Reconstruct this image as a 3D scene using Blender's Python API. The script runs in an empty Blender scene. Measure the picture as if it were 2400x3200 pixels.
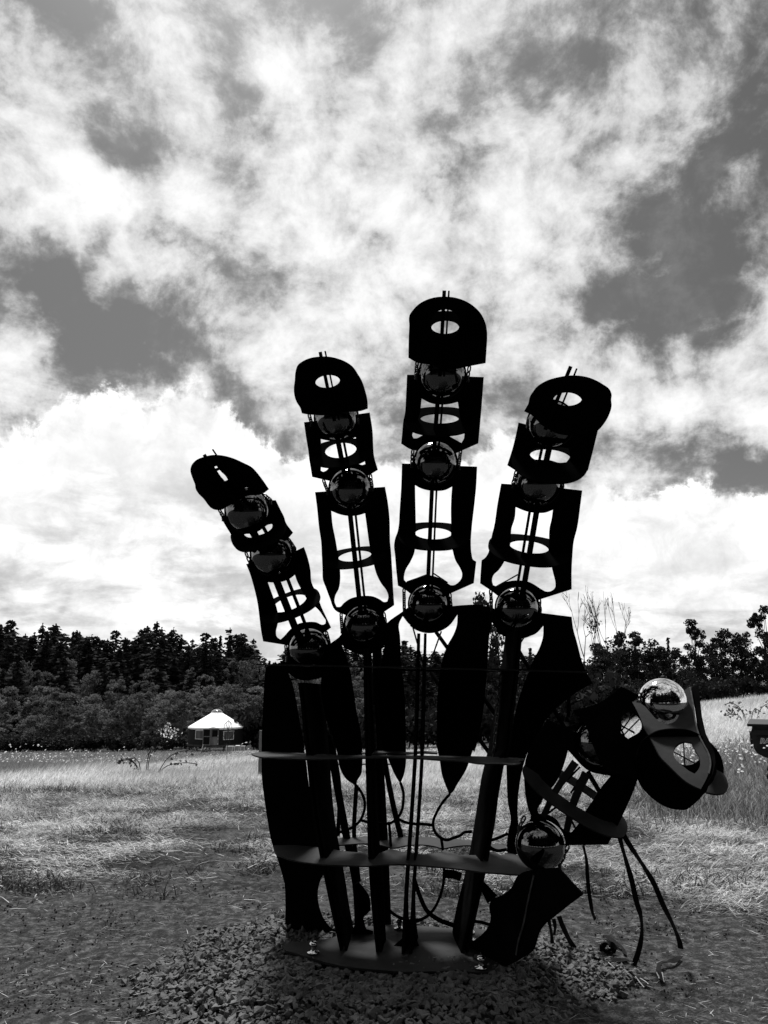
import bpy, bmesh, math, random
import numpy as np
from mathutils import Vector, Matrix, noise as mnoise
from mathutils.geometry import tessellate_polygon

random.seed(7)
rng = np.random.default_rng(11)
C = bpy.context.scene.collection
SC = bpy.context.scene

# ------------------------------------------------------------------ camera
EYE = Vector((0.0, 0.0, 1.65))
PITCH = math.radians(12.1)
FPX = 2410.0                                    # focal length in photograph pixels (2400 x 3200)
cam_d = bpy.data.cameras.new('camera')
cam_d.sensor_fit = 'VERTICAL'
cam_d.sensor_height = 24.0
cam_d.sensor_width = 18.0
cam_d.lens = FPX / 3200.0 * 24.0
cam_d.clip_start = 0.05
cam_d.clip_end = 5000.0
cam = bpy.data.objects.new('camera', cam_d)
cam.location = EYE
cam.rotation_euler = (math.radians(90) + PITCH, 0, 0)
C.objects.link(cam)
SC.camera = cam

# ------------------------------------------------------------------ exposure
SC.view_settings.view_transform = 'Standard'
SC.view_settings.look = 'None'
SC.view_settings.exposure = 0.5
SC.view_settings.gamma = 1.0
SC.view_settings.use_curve_mapping = False
SC.cycles.max_bounces = 6
SC.cycles.diffuse_bounces = 2
SC.cycles.glossy_bounces = 4
SC.cycles.transparent_max_bounces = 8
SC.cycles.use_adaptive_sampling = True

# ------------------------------------------------------------------ survey helpers
cp, sp = math.cos(PITCH), math.sin(PITCH)


def ray(px, py):
    a, b = (px - 1200.0) / FPX, (1600.0 - py) / FPX
    return Vector((a, cp - b * sp, sp + b * cp))


def at(px, py, Y):
    d = ray(px, py)
    return EYE + d * (Y / d.y)


def on_z(px, py, z):
    d = ray(px, py)
    return EYE + d * ((z - EYE.z) / d.z)


def on_plane(px, py, P, n):
    d = ray(px, py)
    return EYE + d * ((P - EYE).dot(n) / d.dot(n))


def azel(px, py):
    d = ray(px, py).normalized()
    return math.atan2(d.x, d.y), math.asin(d.z)


def region(ox, oy, s):
    return lambda pts: [(ox + s * x, oy + s * y) for x, y in pts]


R1 = region(550, 1050, .42194)
Z2 = region(1150, 850, .48222)
R3 = region(550, 1650, .42194)
R4 = region(1200, 1650, .42194)
R5 = region(750, 2300, .42194)
R6 = region(1350, 2300, .48222)
R7 = region(1650, 1950, .45208)
T = region(1650, 2080, .3918)

# ------------------------------------------------------------------ world: daylight sky with broken cloud, in black and white
SUN_EL, SUN_AZ = math.radians(58), math.radians(-14)       # azimuth measured from the view direction, right positive
W = bpy.data.worlds.new('World')
SC.world = W
W.use_nodes = True
W.cycles.sampling_method = 'MANUAL'
W.cycles.sample_map_resolution = 256
nt = W.node_tree
nt.nodes.clear()


class G:
    """tiny node builder"""
    def __init__(s, nt): s.nt = nt
    def n(s, t, **kw):
        nd = s.nt.nodes.new(t)
        for k, v in kw.items(): setattr(nd, k, v)
        return nd
    def put(s, sock, v):
        if hasattr(v, 'is_output') or isinstance(v, bpy.types.NodeSocket): s.nt.links.new(v, sock)
        else: sock.default_value = v
    def m(s, op, a, b=None, c=None, clamp=False):
        nd = s.n('ShaderNodeMath', operation=op, use_clamp=clamp)
        s.put(nd.inputs[0], a)
        if b is not None: s.put(nd.inputs[1], b)
        if c is not None: s.put(nd.inputs[2], c)
        return nd.outputs[0]
    def noise(s, vec, scale, detail=4, rough=.5, dist=0, lac=2.0):
        nd = s.n('ShaderNodeTexNoise')
        if vec is not None: s.put(nd.inputs['Vector'], vec)
        nd.inputs['Scale'].default_value = scale
        nd.inputs['Detail'].default_value = detail
        nd.inputs['Roughness'].default_value = rough
        nd.inputs['Distortion'].default_value = dist
        nd.inputs['Lacunarity'].default_value = lac
        return nd
    def ramp(s, v, stops, interp='LINEAR'):
        nd = s.n('ShaderNodeValToRGB')
        nd.color_ramp.interpolation = interp
        el = nd.color_ramp.elements
        while len(el) < len(stops): el.new(.5)
        for e, (p, c) in zip(el, stops):
            e.position = p; e.color = (c, c, c, 1)
        s.put(nd.inputs[0], v)
        return nd.outputs[0]
    def smooth(s, v, a, b):
        nd = s.n('ShaderNodeMapRange', interpolation_type='SMOOTHSTEP')
        s.put(nd.inputs['Value'], v)
        nd.inputs['From Min'].default_value = a; nd.inputs['From Max'].default_value = b
        return nd.outputs[0]
    def mix(s, f, a, b):
        nd = s.n('ShaderNodeMix', data_type='FLOAT')
        s.put(nd.inputs[0], f); s.put(nd.inputs[2], a); s.put(nd.inputs[3], b)
        return nd.outputs[0]


g = G(nt)
tc = g.n('ShaderNodeTexCoord')
sep = g.n('ShaderNodeSeparateXYZ')
nt.links.new(tc.outputs['Generated'], sep.inputs[0])
dx, dy, dz = sep.outputs
az = g.m('ARCTAN2', dx, dy)
el = g.m('ARCSINE', dz)
zz = g.m('ADD', g.m('MAXIMUM', dz, 0.0), 0.22)
comb = g.n('ShaderNodeCombineXYZ')
g.put(comb.inputs[0], g.m('DIVIDE', dx, zz)); g.put(comb.inputs[1], g.m('DIVIDE', dy, zz)); comb.inputs[2].default_value = 3.7
P0 = comb.outputs[0]
# slow warp of the cloud layer
wn = g.noise(P0, 1.6, 2, .5)
vm = g.n('ShaderNodeVectorMath', operation='MULTIPLY_ADD')
nt.links.new(wn.outputs['Color'], vm.inputs[0]); vm.inputs[1].default_value = (.35, .35, .2); nt.links.new(P0, vm.inputs[2])
PW = vm.outputs[0]
big = g.noise(PW, 1.5, 3, .5).outputs['Fac']
fine = g.noise(PW, 3.4, 8, .62).outputs['Fac']
# openings of clear sky between the clouds: (px, py, half width, half height, roll degrees, depth)
gaps = [(180, 1000, 95, 240, -30, 1.0), (345, 425, 110, 55, 12, .85), (580, 1060, 170, 85, 25, .95), (420, 1150, 150, 80, 10, .8),
        (1080, 90, 150, 95, 30, .85), (1950, 170, 420, 120, -8, .55), (2330, 100, 120, 120, 0, .5), (1930, 940, 165, 95, 0, 1.0),
        (2200, 760, 140, 150, 20, 1.0), (2320, 450, 110, 130, 0, .75), (2260, 1480, 250, 55, 8, .85), (2060, 1040, 160, 60, -10, .8),
        (1230, 1260, 130, 60, 30, .55), (1590, 1270, 70, 90, 0, .6), (40, 1330, 100, 50, 0, .75),
        (170, 40, 150, 45, 25, .85), (640, 715, 150, 40, 10, .62), (1470, 540, 50, 110, -25, .62), (770, 360, 60, 100, -20, .5),
        (770, 1230, 130, 70, 30, .8), (300, 780, 60, 130, 10, .6), (1700, 280, 90, 90, 0, .55), (1160, 780, 90, 40, 20, .4), (1560, 480, 160, 40, -10, .45)]
banks = [(330, 1400, 330, 130, 5, .8), (620, 1380, 190, 130, 0, .8), (1950, 1700, 620, 170, 0, .6), (1550, 1530, 200, 120, 0, .6), (1100, 1700, 500, 180, 0, .55),
         (850, 480, 460, 330, 30, .62), (1400, 800, 380, 230, -25, .72), (60, 420, 130, 230, 0, .6), (2120, 1310, 220, 90, 10, .7), (2340, 730, 60, 120, 0, .5),
         (1650, 1400, 200, 130, 0, .4), (70, 1110, 60, 120, -30, .45), (500, 120, 260, 130, 20, .6), (1900, 560, 330, 90, -20, .5), (1150, 1000, 260, 120, 10, .6), (2030, 1010, 60, 60, 0, .2)]


def blob(px, py, rx, ry, roll, w):
    a0, e0 = azel(px, py)
    k = 1.0 / (FPX * ray(px, py).length)
    r = math.radians(roll)
    u = g.m('MULTIPLY', g.m('SUBTRACT', azw, a0), math.cos(e0))
    v = g.m('SUBTRACT', elw, e0)
    a = g.m('ADD', g.m('MULTIPLY', u, math.cos(r) / (rx * k)), g.m('MULTIPLY', v, -math.sin(r) / (rx * k)))
    b = g.m('ADD', g.m('MULTIPLY', u, math.sin(r) / (ry * k)), g.m('MULTIPLY', v, math.cos(r) / (ry * k)))
    q = g.m('MULTIPLY_ADD', a, a, g.m('MULTIPLY', b, b))
    return g.m('MULTIPLY', g.m('POWER', 2.718, g.m('MULTIPLY', q, -0.62)), w)


DV = tc.outputs['Generated']
w1 = g.n('ShaderNodeSeparateColor'); nt.links.new(g.noise(DV, 6.0, 6, .60).outputs['Color'], w1.inputs[0])
azw = g.m('ADD', az, g.m('MULTIPLY', g.m('SUBTRACT', w1.outputs[0], .5), .26))
elw = g.m('ADD', el, g.m('MULTIPLY', g.m('SUBTRACT', w1.outputs[1], .5), .22))
gap = None
for t_ in gaps:
    b_ = blob(*t_); gap = b_ if gap is None else g.m('MAXIMUM', gap, b_)
bank = None
for t_ in banks:
    b_ = blob(*t_); bank = b_ if bank is None else g.m('MAXIMUM', bank, b_)
puff = g.noise(DV, 8.0, 10, .66, .2).outputs['Fac']
base_c = g.m('ADD', g.m('MULTIPLY', g.m('SUBTRACT', fine, .5), 1.9), g.m('MULTIPLY', g.m('SUBTRACT', puff, .5), 2.3))
bill = g.noise(DV, 19, 8, .64, .3).outputs['Fac']
base_c = g.m('ADD', base_c, g.m('MULTIPLY', g.m('SUBTRACT', big, .5), .5))
base_c = g.m('ADD', base_c, g.m('MULTIPLY', g.m('SUBTRACT', bill, .5), .9))
low = g.smooth(el, math.radians(19), math.radians(6))
dens = g.m('ADD', base_c, .40)
dens = g.m('SUBTRACT', g.m('MULTIPLY_ADD', bank, .42, dens), g.m('MULTIPLY', gap, .68))
dens = g.m('MULTIPLY_ADD', low, .30, dens)
cover = g.smooth(dens, -0.10, 0.50)
veil = g.smooth(g.m('ADD', g.m('MULTIPLY', puff, .6), g.m('MULTIPLY', bill, .4)), .47, .70)
cover = g.m('MAXIMUM', cover, g.m('MULTIPLY', veil, .38))
thick = g.smooth(dens, 0.02, 1.05)
cl = g.mix(thick, 4.0, 10.1)
cl = g.m('MULTIPLY_ADD', low, 1.2, cl)
# the low cumulus bank: its top edge rises and falls along the horizon
edge_px = [(-900, 1330), (-500, 1300), (0, 1385), (100, 1325), (240, 1235), (380, 1215), (440, 1285), (520, 1212), (680, 1245), (790, 1320), (880, 1385), (1050, 1410), (1250, 1425), (1470, 1400), (1545, 1340), (1640, 1375), (1760, 1480), (1880, 1500), (2020, 1555), (2200, 1530), (2400, 1525), (2900, 1450), (3400, 1500)]
fc = g.n('ShaderNodeFloatCurve')
cv = fc.mapping.curves[0]
pts_ = [((azel(x, 1400)[0] + 1.2) / 2.4, azel(x, y)[1] / .5) for x, y in edge_px]
while len(cv.points) < len(pts_): cv.points.new(.5, .5)
for q_, (a_, b_) in zip(cv.points, pts_): q_.location = (a_, b_)
fc.mapping.update()
g.put(fc.inputs['Value'], g.m('DIVIDE', g.m('ADD', az, 1.2), 2.4))
topc = g.m('MULTIPLY', fc.outputs[0], .5)
topc = g.m('ADD', topc, g.m('ADD', g.m('MULTIPLY', g.m('SUBTRACT', bill, .5), .11), g.m('MULTIPLY', g.m('SUBTRACT', puff, .5), .10)))
depth_c = g.m('SUBTRACT', topc, el)
cumu = g.smooth(depth_c, -.003, .013)
body = g.m('ADD', 9.6, g.m('MULTIPLY', g.m('SUBTRACT', bill, .5), 11.0))
under = g.m('MULTIPLY', g.smooth(depth_c, .03, .16), g.smooth(g.m('ADD', g.m('MULTIPLY', fine, .6), g.m('MULTIPLY', big, .4)), .43, .60))
body = g.m('MULTIPLY', g.m('MAXIMUM', body, 6.5), g.m('SUBTRACT', 1.06, g.m('MULTIPLY', under, .40)))
cl = g.mix(cumu, cl, body)
cover = g.m('MAXIMUM', cover, cumu)
sky = g.n('ShaderNodeTexSky', sky_type='NISHITA', sun_disc=False)
sky.sun_elevation = SUN_EL
sky.sun_rotation = SUN_AZ
sky.altitude = 200
bw = g.n('ShaderNodeSeparateColor')
nt.links.new(sky.outputs[0], bw.inputs[0])
clear = g.m('ADD', g.m('MULTIPLY', bw.outputs[0], .48), g.m('MULTIPLY', bw.outputs[1], .08))
val = g.mix(cover, clear, cl)
bg = g.n('ShaderNodeBackground')
bg.inputs['Strength'].default_value = 0.072
nt.links.new(val, bg.inputs['Color'])
wo = g.n('ShaderNodeOutputWorld')
nt.links.new(bg.outputs[0], wo.inputs[0])

# ------------------------------------------------------------------ sun, veiled by cloud
sun_d = bpy.data.lights.new('sun', 'SUN')
sun_d.energy = 4.5
sun_d.angle = math.radians(10)
sun_d.color = (1, 1, 1)
sun = bpy.data.objects.new('sun', sun_d)
sd = Vector((math.sin(SUN_AZ) * math.cos(SUN_EL), math.cos(SUN_AZ) * math.cos(SUN_EL), math.sin(SUN_EL)))
sun.rotation_euler = sd.to_track_quat('Z', 'Y').to_euler()
C.objects.link(sun)

# ------------------------------------------------------------------ materials (the photograph is black and white)
MAT = {}


def mat(name, lo, hi=None, scale=8.0, rough=.7, spec=.3, metal=0.0, detail=6, bump=0.0, bscale=None, trans=0.0, stretch=None, rand=0.0):
    m = bpy.data.materials.new(name); m.use_nodes = True
    t = m.node_tree; b = t.nodes['Principled BSDF']; q = G(t)
    hi = lo if hi is None else hi
    co = q.n('ShaderNodeTexCoord').outputs['Object']
    if stretch:
        mp = q.n('ShaderNodeMapping'); mp.inputs['Scale'].default_value = stretch
        t.links.new(co, mp.inputs[0]); co = mp.outputs[0]
    nz = q.noise(co, scale, detail, .6).outputs['Fac']
    col = q.ramp(nz, [(.3, lo), (.7, hi)])
    if rand:
        oi = q.n('ShaderNodeObjectInfo').outputs['Random']
        f = q.m('ADD', 1 - rand, q.m('MULTIPLY', oi, 2 * rand))
        mx = q.n('ShaderNodeVectorMath', operation='SCALE'); t.links.new(col, mx.inputs[0]); t.links.new(f, mx.inputs['Scale']); col = mx.outputs[0]
    t.links.new(col, b.inputs['Base Color'])
    b.inputs['Roughness'].default_value = rough
    b.inputs['Specular IOR Level'].default_value = spec
    b.inputs['Metallic'].default_value = metal
    if bump:
        bp = q.n('ShaderNodeBump'); bp.inputs['Strength'].default_value = bump; bp.inputs['Distance'].default_value = .02
        t.links.new(q.noise(co, bscale or scale * 4, 5, .6).outputs['Fac'], bp.inputs['Height']); t.links.new(bp.outputs[0], b.inputs['Normal'])
    if trans:
        tr = q.n('ShaderNodeBsdfTranslucent'); t.links.new(col, tr.inputs[0])
        mxs = q.n('ShaderNodeMixShader'); mxs.inputs[0].default_value = trans
        t.links.new(b.outputs[0], mxs.inputs[1]); t.links.new(tr.outputs[0], mxs.inputs[2])
        t.links.new(mxs.outputs[0], t.nodes['Material Output'].inputs[0])
    MAT[name] = m
    return m


mat('black_steel', .0022, .0045, 5, .8, .0, bump=.05)
mat('lit_steel', .008, .026, 3.5, .75, .15, bump=.12, detail=9)  # lighter copy of the black steel: skylight on upturned plates put into the colour
mat('ring_steel', .0022, .0055, 4, .8, .0, bump=.1, detail=8)
mat('reflection_darkener', .004, .012, 3, .95, .0)  # tone of the sheet added out of view for the balls to mirror
mat('clod', .010, .045, 40, .95, .0)
mat('rod_steel', .006, .012, 20, .5, .2)
mat('chain_steel', .03, .10, 40, .35, .5, metal=.6)
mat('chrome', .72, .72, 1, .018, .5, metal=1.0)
mat('shaded_chrome', .12, .17, 3, .03, .5, metal=1.0, bump=.01, bscale=9)  # darker copy of the chrome: dim reflections put into the ball colour
mat('rib_steel', .0030, .0080, 6, .8, .0, bump=.08)
mat('bolt_steel', .5, .75, 30, .12, .5, metal=1.0)
mat('webbing', .006, .014, 60, .85, .05)
mat('webbing_edge', .25, .35, 60, .8, .1)
mat('rock', .038, .14, 9, .85, .25, bump=.3, bscale=60, rand=0)
mat('conifer_leaf', .008, .022, .8, .85, .05, trans=.2, rand=.3)
mat('broad_leaf', .045, .16, .9, .8, .1, trans=.35, rand=.3)
mat('dark_leaf', .008, .026, .9, .8, .1, trans=.3, rand=.3)
mat('hedge_leaf', .009, .028, 1.2, .8, .1, trans=.25, rand=.2)
mat('white_blossom', .6, .8, 4, .8, .1)
mat('bark', .015, .035, 6, .9, .05)
mat('pale_bark', .09, .17, 6, .9, .05)
mat('daisy_petal', .75, .85, 3, .8, .1, trans=.3)
mat('stem', .10, .2, 2, .8, .1, trans=.3)
mat('roof_cloth', .78, .86, 1.5, .6, .3, bump=.05)
mat('wall_cloth', .012, .02, 2, .8, .1, bump=.1)
mat('trim_white', .55, .7, 6, .6, .3)
mat('timber', .10, .22, 3, .8, .1, stretch=(1, 1, .15))
mat('dark_timber', .03, .06, 3, .8, .1)
mat('window_glass', .05, .12, 1.2, .12, .5, stretch=(6, 6, .4))
mat('screen_mesh', .004, .008, 5, .8, .1)
mat('dome_acrylic', .10, .2, 2, .15, .6)
mat('crate_wood', .22, .42, 5, .8, .1, stretch=(1, 1, 4))
mat('cover_white', .6, .75, 5, .7, .2)
mat('vehicle_plastic', .012, .03, 12, .55, .3, bump=.05)
mat('vehicle_panel', .006, .012, 6, .3, .4)
mat('vehicle_trim', .007, .014, 10, .5, .3)
mat('rubber', .008, .016, 14, .8, .1)
mat('letter_white', .8, .85, 3, .5, .3)
mat('wheel_metal', .12, .2, 8, .4, .5, metal=.5)


def grass_mat(name, lo, hi, trans, scale=.5, lo2=.6):
    """blade colour drifts over the field (dry and green patches) and from root to tip"""
    m = bpy.data.materials.new(name); m.use_nodes = True
    t = m.node_tree; b = t.nodes['Principled BSDF']; q = G(t)
    co = q.n('ShaderNodeTexCoord').outputs['Object']
    a = q.noise(co, scale, 5, .6).outputs['Fac']
    f = q.noise(co, 14, 3, .6).outputs['Fac']
    v = q.m('ADD', q.m('MULTIPLY', a, .6), q.m('MULTIPLY', f, .4))
    col = q.ramp(v, [(.36, lo), (.62, hi)])
    at_ = q.n('ShaderNodeAttribute'); at_.attribute_name = 'tone'
    sc = q.n('ShaderNodeVectorMath', operation='SCALE'); t.links.new(col, sc.inputs[0]); t.links.new(at_.outputs['Fac'], sc.inputs['Scale'])
    col = sc.outputs[0]
    t.links.new(col, b.inputs['Base Color']); b.inputs['Roughness'].default_value = .65; b.inputs['Specular IOR Level'].default_value = .25
    tr = q.n('ShaderNodeBsdfTranslucent'); t.links.new(col, tr.inputs[0])
    mx = q.n('ShaderNodeMixShader'); mx.inputs[0].default_value = trans
    t.links.new(b.outputs[0], mx.inputs[1]); t.links.new(tr.outputs[0], mx.inputs[2])
    t.links.new(mx.outputs[0], t.nodes['Material Output'].inputs[0])
    MAT[name] = m


grass_mat('meadow_grass', .40, .80, .45, .22)
grass_mat('mown_straw', .26, .82, .35, .8)


def ground_material():
    m = bpy.data.materials.new('field_soil'); m.use_nodes = True
    t = m.node_tree; b = t.nodes['Principled BSDF']; q = G(t)
    co = q.n('ShaderNodeTexCoord').outputs['Object']
    s = q.n('ShaderNodeSeparateXYZ'); t.links.new(co, s.inputs[0])
    n1 = q.noise(co, 1.1, 5, .6).outputs['Fac']
    n2 = q.noise(co, 16, 6, .65).outputs['Fac']
    n3 = q.noise(co, 75, 4, .7).outputs['Fac']
    soil = q.ramp(q.m('ADD', q.m('MULTIPLY', n2, .6), q.m('MULTIPLY', n3, .4)), [(.38, .009), (.5, .032), (.62, .11)])
    straw = q.ramp(q.m('ADD', q.m('MULTIPLY', n2, .5), q.m('MULTIPLY', n1, .5)), [(.44, .008), (.60, .07)])
    far = q.m('ADD', q.m('SUBTRACT', s.outputs[1], 6.3), q.m('MULTIPLY', q.m('SUBTRACT', n1, .5), 3.2))
    f = q.smooth(far, -.5, 1.2)
    mx = q.n('ShaderNodeMix', data_type='RGBA'); t.links.new(f, mx.inputs[0]); t.links.new(soil, mx.inputs[6]); t.links.new(straw, mx.inputs[7])
    t.links.new(mx.outputs[2], b.inputs['Base Color'])
    b.inputs['Roughness'].default_value = .95; b.inputs['Specular IOR Level'].default_value = .1
    bp = q.n('ShaderNodeBump'); bp.inputs['Strength'].default_value = .9; bp.inputs['Distance'].default_value = .03
    t.links.new(q.m('ADD', q.m('MULTIPLY', n2, .7), q.m('MULTIPLY', n3, .5)), bp.inputs['Height']); t.links.new(bp.outputs[0], b.inputs['Normal'])
    MAT['field_soil'] = m


ground_material()

# ------------------------------------------------------------------ object helpers
def obj(name, me, m=None, parent=None, loc=None):
    o = bpy.data.objects.new(name, me); C.objects.link(o)
    if m is not None and me is not None and not me.materials: me.materials.append(MAT[m] if isinstance(m, str) else m)
    if parent is not None: o.parent = parent
    if loc is not None: o.location = loc
    return o


def tag(o, label=None, cat=None, group=None, kind=None):
    if label: o['label'] = label
    if cat: o['category'] = cat
    if group: o['group'] = group
    if kind: o['kind'] = kind
    return o


def empty(name, loc=(0, 0, 0), rz=0.0):
    o = bpy.data.objects.new(name, None); C.objects.link(o)
    o.location = loc; o.rotation_euler = (0, 0, rz); o.empty_display_size = .2
    return o


def pydata(name, v, f, smooth=False):
    me = bpy.data.meshes.new(name); me.from_pydata([tuple(p) for p in v], [], f); me.update()
    if smooth: me.polygons.foreach_set('use_smooth', [True] * len(me.polygons))
    return me


def fast_mesh(name, V, F, attr=None, smooth=False):
    """V (n,3), F (m,k) with k = 3 or 4"""
    me = bpy.data.meshes.new(name)
    V = np.asarray(V, np.float32); F = np.asarray(F, np.int32); k = F.shape[1]
    me.vertices.add(len(V)); me.vertices.foreach_set('co', V.ravel())
    me.loops.add(F.size); me.loops.foreach_set('vertex_index', F.ravel())
    me.polygons.add(len(F)); me.polygons.foreach_set('loop_start', np.arange(0, F.size, k, dtype=np.int32))
    me.polygons.foreach_set('use_smooth', np.full(len(F), bool(smooth)))
    if attr is not None:
        a = me.attributes.new('tone', 'FLOAT', 'POINT'); a.data.foreach_set('value', np.asarray(attr, np.float32))
    me.update(calc_edges=True); me.validate()
    return me


class MB:
    """collects simple solids into one mesh"""
    def __init__(s): s.v = []; s.f = []
    def add(s, v, f):
        k = len(s.v); s.v += [Vector(p) for p in v]; s.f += [tuple(i + k for i in q) for q in f]; return s
    def box(s, c, d, M=None):
        x, y, z = (q / 2 for q in d)
        v = [Vector((a * x, b * y, e * z)) for a in (-1, 1) for b in (-1, 1) for e in (-1, 1)]
        if M is not None: v = [M @ p for p in v]
        v = [p + Vector(c) for p in v]
        return s.add(v, [(0, 1, 3, 2), (4, 6, 7, 5), (0, 4, 5, 1), (2, 3, 7, 6), (0, 2, 6, 4), (1, 5, 7, 3)])
    def tube(s, pts, r, n=8, caps=True):
        pts = [Vector(p) for p in pts]; k = len(pts)
        rs = r if isinstance(r, (list, tuple)) else [r] * k
        v = []; f = []; up = None
        for i, p in enumerate(pts):
            d = (pts[min(i + 1, k - 1)] - pts[max(i - 1, 0)]).normalized()
            if up is None: up = d.orthogonal().normalized()
            up = (up - d * up.dot(d)).normalized(); w = d.cross(up)
            for j in range(n):
                a = 2 * math.pi * j / n
                v.append(p + (up * math.cos(a) + w * math.sin(a)) * rs[i])
        for i in range(k - 1):
            for j in range(n):
                f.append((i * n + j, i * n + (j + 1) % n, (i + 1) * n + (j + 1) % n, (i + 1) * n + j))
        if caps: f += [tuple(range(n))[::-1], tuple((k - 1) * n + j for j in range(n))]
        return s.add(v, f)
    def lathe(s, prof, c=(0, 0, 0), n=24, M=None):
        v = []; f = []; k = len(prof)
        for r, z in prof:
            for j in range(n):
                a = 2 * math.pi * j / n; p = Vector((r * math.cos(a), r * math.sin(a), z))
                v.append((M @ p if M is not None else p) + Vector(c))
        for i in range(k - 1):
            for j in range(n): f.append((i * n + j, i * n + (j + 1) % n, (i + 1) * n + (j + 1) % n, (i + 1) * n + j))
        return s.add(v, f)
    def mesh(s, name, smooth=False):
        return pydata(name, s.v, s.f, smooth)
    def build(s, name, m, parent=None, smooth=False): return obj(name, s.mesh(name, smooth), m, parent)


def curve_pts(pts, k=4, closed=False, corner=48):
    """round the soft vertices of an outline, keep the sharp ones"""
    P = [Vector(p) for p in pts]; n = len(P)
    tan = []
    for i in range(n):
        if not closed and i in (0, n - 1): tan.append(None); continue
        a, b = P[i] - P[i - 1], P[(i + 1) % n] - P[i]
        if a.length < 1e-9 or b.length < 1e-9 or a.angle(b) > math.radians(corner): tan.append(None)
        else: tan.append((a.normalized() * b.length + b.normalized() * a.length).normalized())
    out = []
    for i in range(n if closed else n - 1):
        p, q = P[i], P[(i + 1) % n]; L = (q - p).length
        if L < 1e-9: continue
        t0 = tan[i] if tan[i] is not None else (q - p) / L
        t1 = tan[(i + 1) % n] if tan[(i + 1) % n] is not None else (q - p) / L
        kk = 1 if tan[i] is None and tan[(i + 1) % n] is None else k
        for j in range(kk):
            s = j / kk; s2, s3 = s * s, s * s * s
            out.append(p * (2 * s3 - 3 * s2 + 1) + t0 * L * (s3 - 2 * s2 + s) + q * (-2 * s3 + 3 * s2) + t1 * L * (s3 - s2))
    if not closed: out.append(P[-1])
    return out


def plate_mesh(name, loops, n, th):
    """flat plate from outline loops (first the outer, then the holes) in 3D, thickness th along n"""
    loops = [[Vector(p) for p in l] for l in loops]
    flat = [p for l in loops for p in l]; N = len(flat)
    X = (flat[1] - flat[0]).normalized(); X = (X - n * X.dot(n)).normalized(); Yv = n.cross(X)
    two = [[Vector(((p - flat[0]).dot(X), (p - flat[0]).dot(Yv), 0)) for p in l] for l in loops]
    tris = tessellate_polygon(two)
    h = n * (th / 2)
    v = [p + h for p in flat] + [p - h for p in flat]
    f = []
    t2 = [p for l in two for p in l]
    for a, b, c in tris:
        ar = (t2[b] - t2[a]).cross(t2[c] - t2[a]).z
        if ar < 0: a, b = b, a
        f.append((a, b, c)); f.append((b + N, a + N, c + N))
    k = 0
    for l in loops:
        m = len(l)
        for i in range(m): j = (i + 1) % m; f.append((k + i, k + j, k + j + N, k + i + N))
        k += m
    return pydata(name, v, f)


def arc(c, r, a, b, via_down=True, n=18):
    """pixel arc round c from the direction of point a to that of point b, below (or above) the centre"""
    a0 = math.atan2(a[1] - c[1], a[0] - c[0]); a1 = math.atan2(b[1] - c[1], b[0] - c[0])
    want = math.pi / 2 if via_down else -math.pi / 2
    best = None
    for k in (-1, 0, 1):
        e = a1 + 2 * math.pi * k
        lo, hi = min(a0, e), max(a0, e)
        if abs(e - a0) < 2 * math.pi and any(lo <= want + 2 * math.pi * m <= hi for m in (-1, 0, 1)):
            if best is None or abs(e - a0) < abs(best - a0): best = e
    if best is None: best = a1
    return [(c[0] + r * math.cos(a0 + (best - a0) * i / n), c[1] + r * math.sin(a0 + (best - a0) * i / n)) for i in range(n + 1)]


# ------------------------------------------------------------------ terrain
US = np.array([-.5, -.2, .05, .12, .25, .4, .55]); MS = np.array([1.04, 1.0, .93, .84, .56, .0, -.24])
DY = np.array([-1e3, 9, 12, 16, 25, 40, 60, 83, 105, 140, 200, 1e4]); DZ = np.array([0, 0, -.14, -.46, -1.32, -2.62, -4.15, -5.88, -7.3, -6.0, -3.2, -3.2])


def terrain(x, y):
    x = np.asarray(x, float); y = np.asarray(y, float)
    u = x / np.maximum(y, 6.0)
    z = np.interp(u, US, MS) * np.interp(y, DY, DZ)
    z = z + (np.sin(x * .9 + 1.3) * np.sin(y * .7) * .03 + np.sin(x * .31 + y * .23) * .05) * np.clip((y - 7) / 6, 0, 1)
    z = z + .012 * np.sin(x * 2.3 + y * 1.1) * np.sin(y * 2.9 - x) + .006 * np.sin(7.1 * x + 2 * y) * np.sin(6.3 * y - 3 * x)
    return np.where(y > 230, -9 + 0 * z, z)


def tz(x, y): return float(terrain(x, y))


def ground_hit(px, py):
    """where the line of sight meets the field"""
    d = ray(px, py); lo, hi = 1.0, 400.0
    for _ in range(60):
        mid = (lo + hi) / 2; p = EYE + d * mid
        if p.z > tz(p.x, p.y): lo = mid
        else: hi = mid
    return EYE + d * lo


def graded(a, b, step, grow, lim):
    out = [0.0]; s = step
    while out[-1] < b:
        out.append(out[-1] + s)
        if out[-1] > lim: s *= grow
    pos = np.array(out)
    return pos


gx = graded(0, 1500, .07, 1.06, 3.5); gx = np.concatenate([-gx[:0:-1], gx])
gy = graded(0, 2500, .07, 1.045, 7.0); gyn = -graded(0, 400, .5, 1.15, 2)[:0:-1]; gy = np.concatenate([gyn, gy])
XX, YY = np.meshgrid(gx, gy)
ZZ = terrain(XX, YY)
nearm = np.exp(-((np.abs(XX) / 5) ** 4)) * np.exp(-(np.abs(YY - 5) / 5) ** 4)
h1 = rng.normal(0, 1, ZZ.shape)
for _ in range(2): h1 = (h1 + np.roll(h1, 1, 0) + np.roll(h1, -1, 0) + np.roll(h1, 1, 1) + np.roll(h1, -1, 1)) / 5
ZZ = ZZ + h1 * .030 * nearm
nx, ny = len(gx), len(gy)
idx = np.arange(nx * ny).reshape(ny, nx)
F = np.stack([idx[:-1, :-1].ravel(), idx[:-1, 1:].ravel(), idx[1:, 1:].ravel(), idx[1:, :-1].ravel()], 1)
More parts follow.
